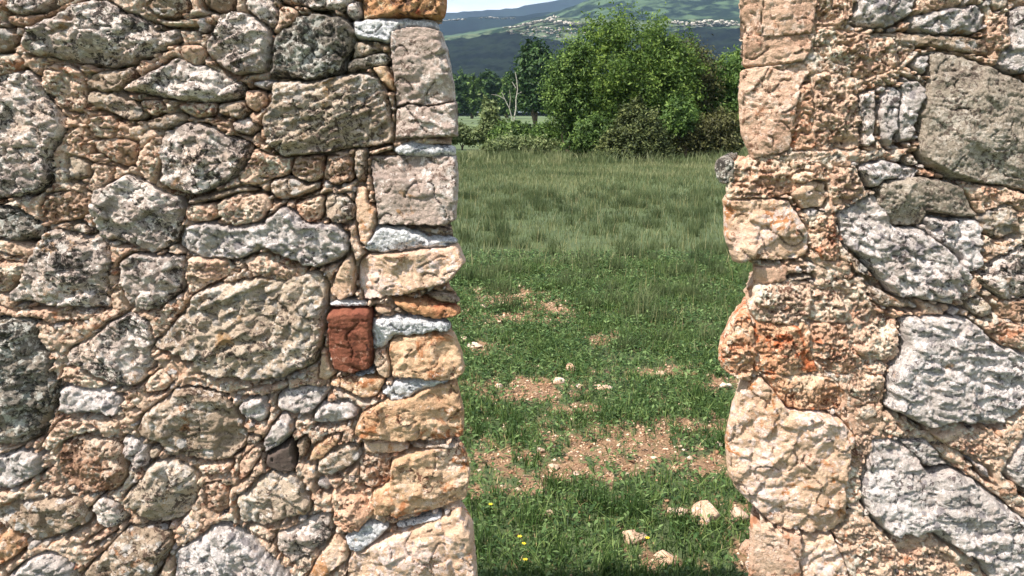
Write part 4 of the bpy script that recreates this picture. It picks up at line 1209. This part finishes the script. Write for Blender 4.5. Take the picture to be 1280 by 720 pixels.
plant('shrub', 'grass grown bramble mound at the near edge of the thicket', 'shrub', 650, 29,
      [(640, 180, 24, 8), (670, 182, 24, 8), (620, 184, 18, 6), (700, 186, 20, 8)], 9000, .06, L_grey, 14, trunk=None)

for k, (x, lab, nm, mt, hgt) in enumerate(((330, 'tree far out to the left beyond the left wall', 'broadleaf_tree', L_oak, 70), (440, 'bushy tree hidden behind the left wall, nearer its opening', 'broadleaf_tree', L_mid, 55),
                                   (520, 'low shrub hidden just behind the left quoins', 'shrub', L_mid, 26), (1010, 'bushy tree hidden just behind the right wall', 'broadleaf_tree', L_oak, 80),
                                   (1110, 'dark shrub hidden behind the right wall', 'shrub', L_dark, 40), (1230, 'tree far out to the right beyond the right wall', 'broadleaf_tree', L_mid, 75))):
    plant(nm, lab, 'tree' if nm != 'shrub' else 'shrub', x, 30 + k % 3, [(x, 185 - hgt * .9, hgt * .5, hgt * .5), (x - hgt * .5, 185 - hgt * .5, hgt * .4, hgt * .5), (x + hgt * .5, 185 - hgt * .45, hgt * .4, hgt * .5), (x, 180 - hgt * .2, hgt * .8, hgt * .3)],
          6000, .11, mt, 70 + k, trunk=.08, clump=30)

# ------------------------------------------------------------------ hills
def hill(name, crest, y_near, y_far, foot, mat, seed, bump, bsc, nx=340, ny=44, back=True, x0=-500, x1=1900):
    """crest: list of (px, py) the skyline seen in the photograph, at distance y_far"""
    cx = np.array([c[0] for c in crest], float); cy = np.array([c[1] for c in crest], float)
    px = np.linspace(x0, x1, nx)
    slope = (px - 640) / (FPX * cP)                     # x / y
    cz = np.array([at(p, q, y_far)[2] for p, q in zip(px, np.interp(px, cx, cy))])
    t = np.concatenate([np.linspace(0, 1, ny), 1 + np.linspace(0, .35, 14)[1:]])
    T, S = np.meshgrid(t, slope, indexing='ij'); CZ = np.meshgrid(t, cz, indexing='ij')[1]
    Yy = y_near + (y_far - y_near) * T
    Xx = S * Yy
    prof = np.where(T <= 1, foot + (1 - foot) * (.45 * T + .55 * T ** 2.0), 1 - (T - 1) * 1.2)
    Zz = CZ * prof
    F1, F2, cid, _, _ = worley(Xx / bsc, Yy / bsc, seed)
    Zz = Zz + bump * ((.5 - F1) * 1.4 + .5 * cid) * smooth(0, .04, T) + y_far * .004 * fbm(Xx / (y_far * .1), Yy / (y_far * .1), seed, 3) * np.clip(T, 0, 1) * (T < .9)
    R_, C_ = Xx.shape; ii = np.arange(R_ * C_).reshape(R_, C_)
    F = np.stack([ii[:-1, :-1], ii[:-1, 1:], ii[1:, 1:], ii[1:, :-1]], -1).reshape(-1, 4)
    V = np.stack([Xx, Yy, Zz], -1).reshape(-1, 3)
    me = make_mesh(name, V, F, mat, True)
    o = link(name, me); o['kind'] = 'structure'
    return Xx, Yy, Zz

def hillmat(name, a, b, c, s1, s2, ca=.45, cb=.55):
    t = NT(name); v = t.objvec(False)
    n = t.noise(v, s1, 5, .6, .3); n2 = t.noise(v, s2, 4, .65)
    col = t.mix(t.step(n2, .35, .65), s2l(a), s2l(b)); col = t.mix(t.step(n, ca, cb), col, s2l(c))
    t.ln(col, t.b.inputs['Base Color']); t.b.inputs['Roughness'].default_value = 1; t.b.inputs['Specular IOR Level'].default_value = .05
    return t.m
H1 = hillmat('near_forest', (8, 17, 22), (16, 26, 28), (26, 36, 32), .035, .3)
H2 = hillmat('ledge_meadow', (80, 92, 72), (94, 104, 80), (30, 46, 36), .06, .015, .42, .56)
H3 = hillmat('green_hillside', (18, 32, 30), (28, 42, 36), (72, 90, 66), .03, .012, .46, .60)
H4 = hillmat('far_forest', (10, 20, 26), (14, 28, 32), (22, 36, 36), .006, .04)
X1, Y1, Z1 = hill('forest_hill', [(380, 62), (560, 52), (600, 47), (640, 40), (660, 47), (700, 52), (740, 55), (800, 45), (850, 37), (925, 36), (1000, 34), (1100, 30)], 320, 900, .02, H1, 5, 3.2, 7.5, nx=620, ny=80)
hill('meadow_ledge', [(380, 60), (560, 47), (600, 42), (640, 32), (670, 27), (700, 22), (740, 24), (800, 26), (850, 24), (925, 23), (1000, 22), (1100, 18)], 905, 1020, .6, H2, 6, .8, 12)
hill('green_hill', [(380, 70), (560, 46), (640, 32), (700, 12), (725, 2), (760, -10), (820, -18), (925, -26), (1100, -40)], 1030, 1500, .36, H3, 7, 2.0, 14)
hill('middle_ridge', [(380, 30), (555, 25), (600, 22), (650, 20), (700, 14), (760, 2), (900, -20), (1100, -40)], 1560, 2000, .36, H4, 8, 4.0, 16)
hill('far_ridge', [(380, 22), (555, 17), (600, 14), (640, 11), (665, 6), (690, 2), (720, -6), (800, -22), (900, -30), (1100, -40)], 2400, 3300, .3, H4, 9, 5.0, 26)
# pale field strips on the middle ridge and limestone outcrops on the ledge
def outcrop(label, pts, Y, seed, wob=5):
    rs = np.random.default_rng(seed); VV, FF = [], []; o = 0
    for (x, y, w_, h_) in pts:
        c = at(x, y, Y); sc = Y / FPX; m = 26; dd = rs.normal(size=(m, 3)); dd /= np.linalg.norm(dd, axis=1)[:, None]
        nu, nv = 12, 7
        u = np.linspace(0, 2 * np.pi, nu, endpoint=False); v_ = np.linspace(0, np.pi, nv); U, Vv = np.meshgrid(u, v_)
        d = np.stack([np.cos(U) * np.sin(Vv), np.sin(U) * np.sin(Vv), np.cos(Vv)], -1)
        rr = 1 + .5 * rs.normal(size=U.shape) * (np.sin(Vv) > .05)
        P = d * np.clip(rr, .5, 1.5)[..., None] * np.array([w_ * sc / 2, w_ * sc / 2.5, h_ * sc / 2]) + c
        idx = np.arange(nu * nv).reshape(nv, nu); a = idx[:-1]; b = np.roll(idx, -1, 1)[:-1]; cc = np.roll(idx, -1, 1)[1:]; e = idx[1:]
        FF.append(np.stack([a, e, cc, b], -1).reshape(-1, 4) + o); VV.append(P.reshape(-1, 3)); o += nu * nv
    V = np.concatenate(VV); org = V.mean(0); org[2] = V[:, 2].min()
    ob = link('rock_outcrop', make_mesh('rock_outcrop', V - org, np.concatenate(FF), LIME, False), None, org)
    ob['label'] = label; ob['category'] = 'rock outcrop'
LIME = hillmat('pale_limestone', (198, 190, 178), (160, 154, 142), (92, 96, 80), .09, .4, .50, .56)
rs = np.random.default_rng(3)
def band(x0, y0, x1, y1, n, w_, h_, thick):
    return [(x0 + (x1 - x0) * t + rs.uniform(-2, 2), y0 + (y1 - y0) * t + rs.uniform(-thick, thick), w_ * rs.uniform(.35, 1.3), h_ * rs.uniform(.25, 1.0)) for t in np.linspace(0, 1, n)]
outcrop('long pale limestone ledge on the hill, rising from left toward the bushy tree', band(634, 35, 668, 29, 26, 5, 2.6, 1.2) + band(656, 30, 690, 25, 24, 5, 2.6, 1.8), 1005, 1)
outcrop('brightest white cliff band just left of the top of the bushy tree', band(692, 28, 732, 31, 34, 6, 4.4, 1.4), 1000, 2)
outcrop('grey broken scree of limestone below the pale ledge', band(636, 41, 705, 44, 60, 4, 1.8, 3.5) + band(660, 36, 730, 40, 60, 4, 1.8, 3.5), 880, 3)
outcrop('small pointed limestone crag at the top of the ledge', band(683, 24, 698, 20, 6, 4, 4, 1), 1010, 4)
outcrop('white limestone cliffs on the hill right of the bushy tree', band(860, 31, 896, 28, 34, 6, 4, 3) + band(866, 34, 896, 34, 22, 5, 3, 2.5), 1000, 5)
outcrop('grey limestone blocks near the right wall on the far hill', band(898, 29, 934, 31, 26, 5, 3.4, 3.4), 1000, 6)
outcrop('faint pale rocks right above the crown of the bushy tree', band(838, 28, 866, 33, 22, 5, 3, 2.4), 1000, 7)
outcrop('thin pale streak of rock across the dark ridge at left', band(545, 27, 578, 24, 14, 5, 1.6, .5), 1900, 8)
outcrop('thin pale streak of rock across the dark ridge at centre', band(600, 22, 645, 23, 18, 5, 1.6, .8), 1900, 9)

# ------------------------------------------------------------------ haze
hz = NT('haze_air'); hz.n.remove(hz.b)
pv = hz.new('ShaderNodeVolumePrincipled'); pv.inputs['Density'].default_value = HAZE; pv.inputs['Color'].default_value = (.50, .72, 1, 1)
pv.inputs['Anisotropy'].default_value = .1
hz.ln(pv.outputs[0], hz.n['Material Output'].inputs['Volume'])
bx = np.array([[x, y, z] for z in (-3, 620) for y in (-9100, 9100) for x in (-9100, 9100)], float)
ob = link('haze', make_mesh('haze', bx, np.array([[0, 2, 3, 1], [4, 5, 7, 6], [0, 1, 5, 4], [2, 6, 7, 3], [0, 4, 6, 2], [1, 3, 7, 5]]), hz.m, False))
ob['kind'] = 'stuff'; ob['label'] = 'thin blue haze over the far hills'; ob['category'] = 'haze'
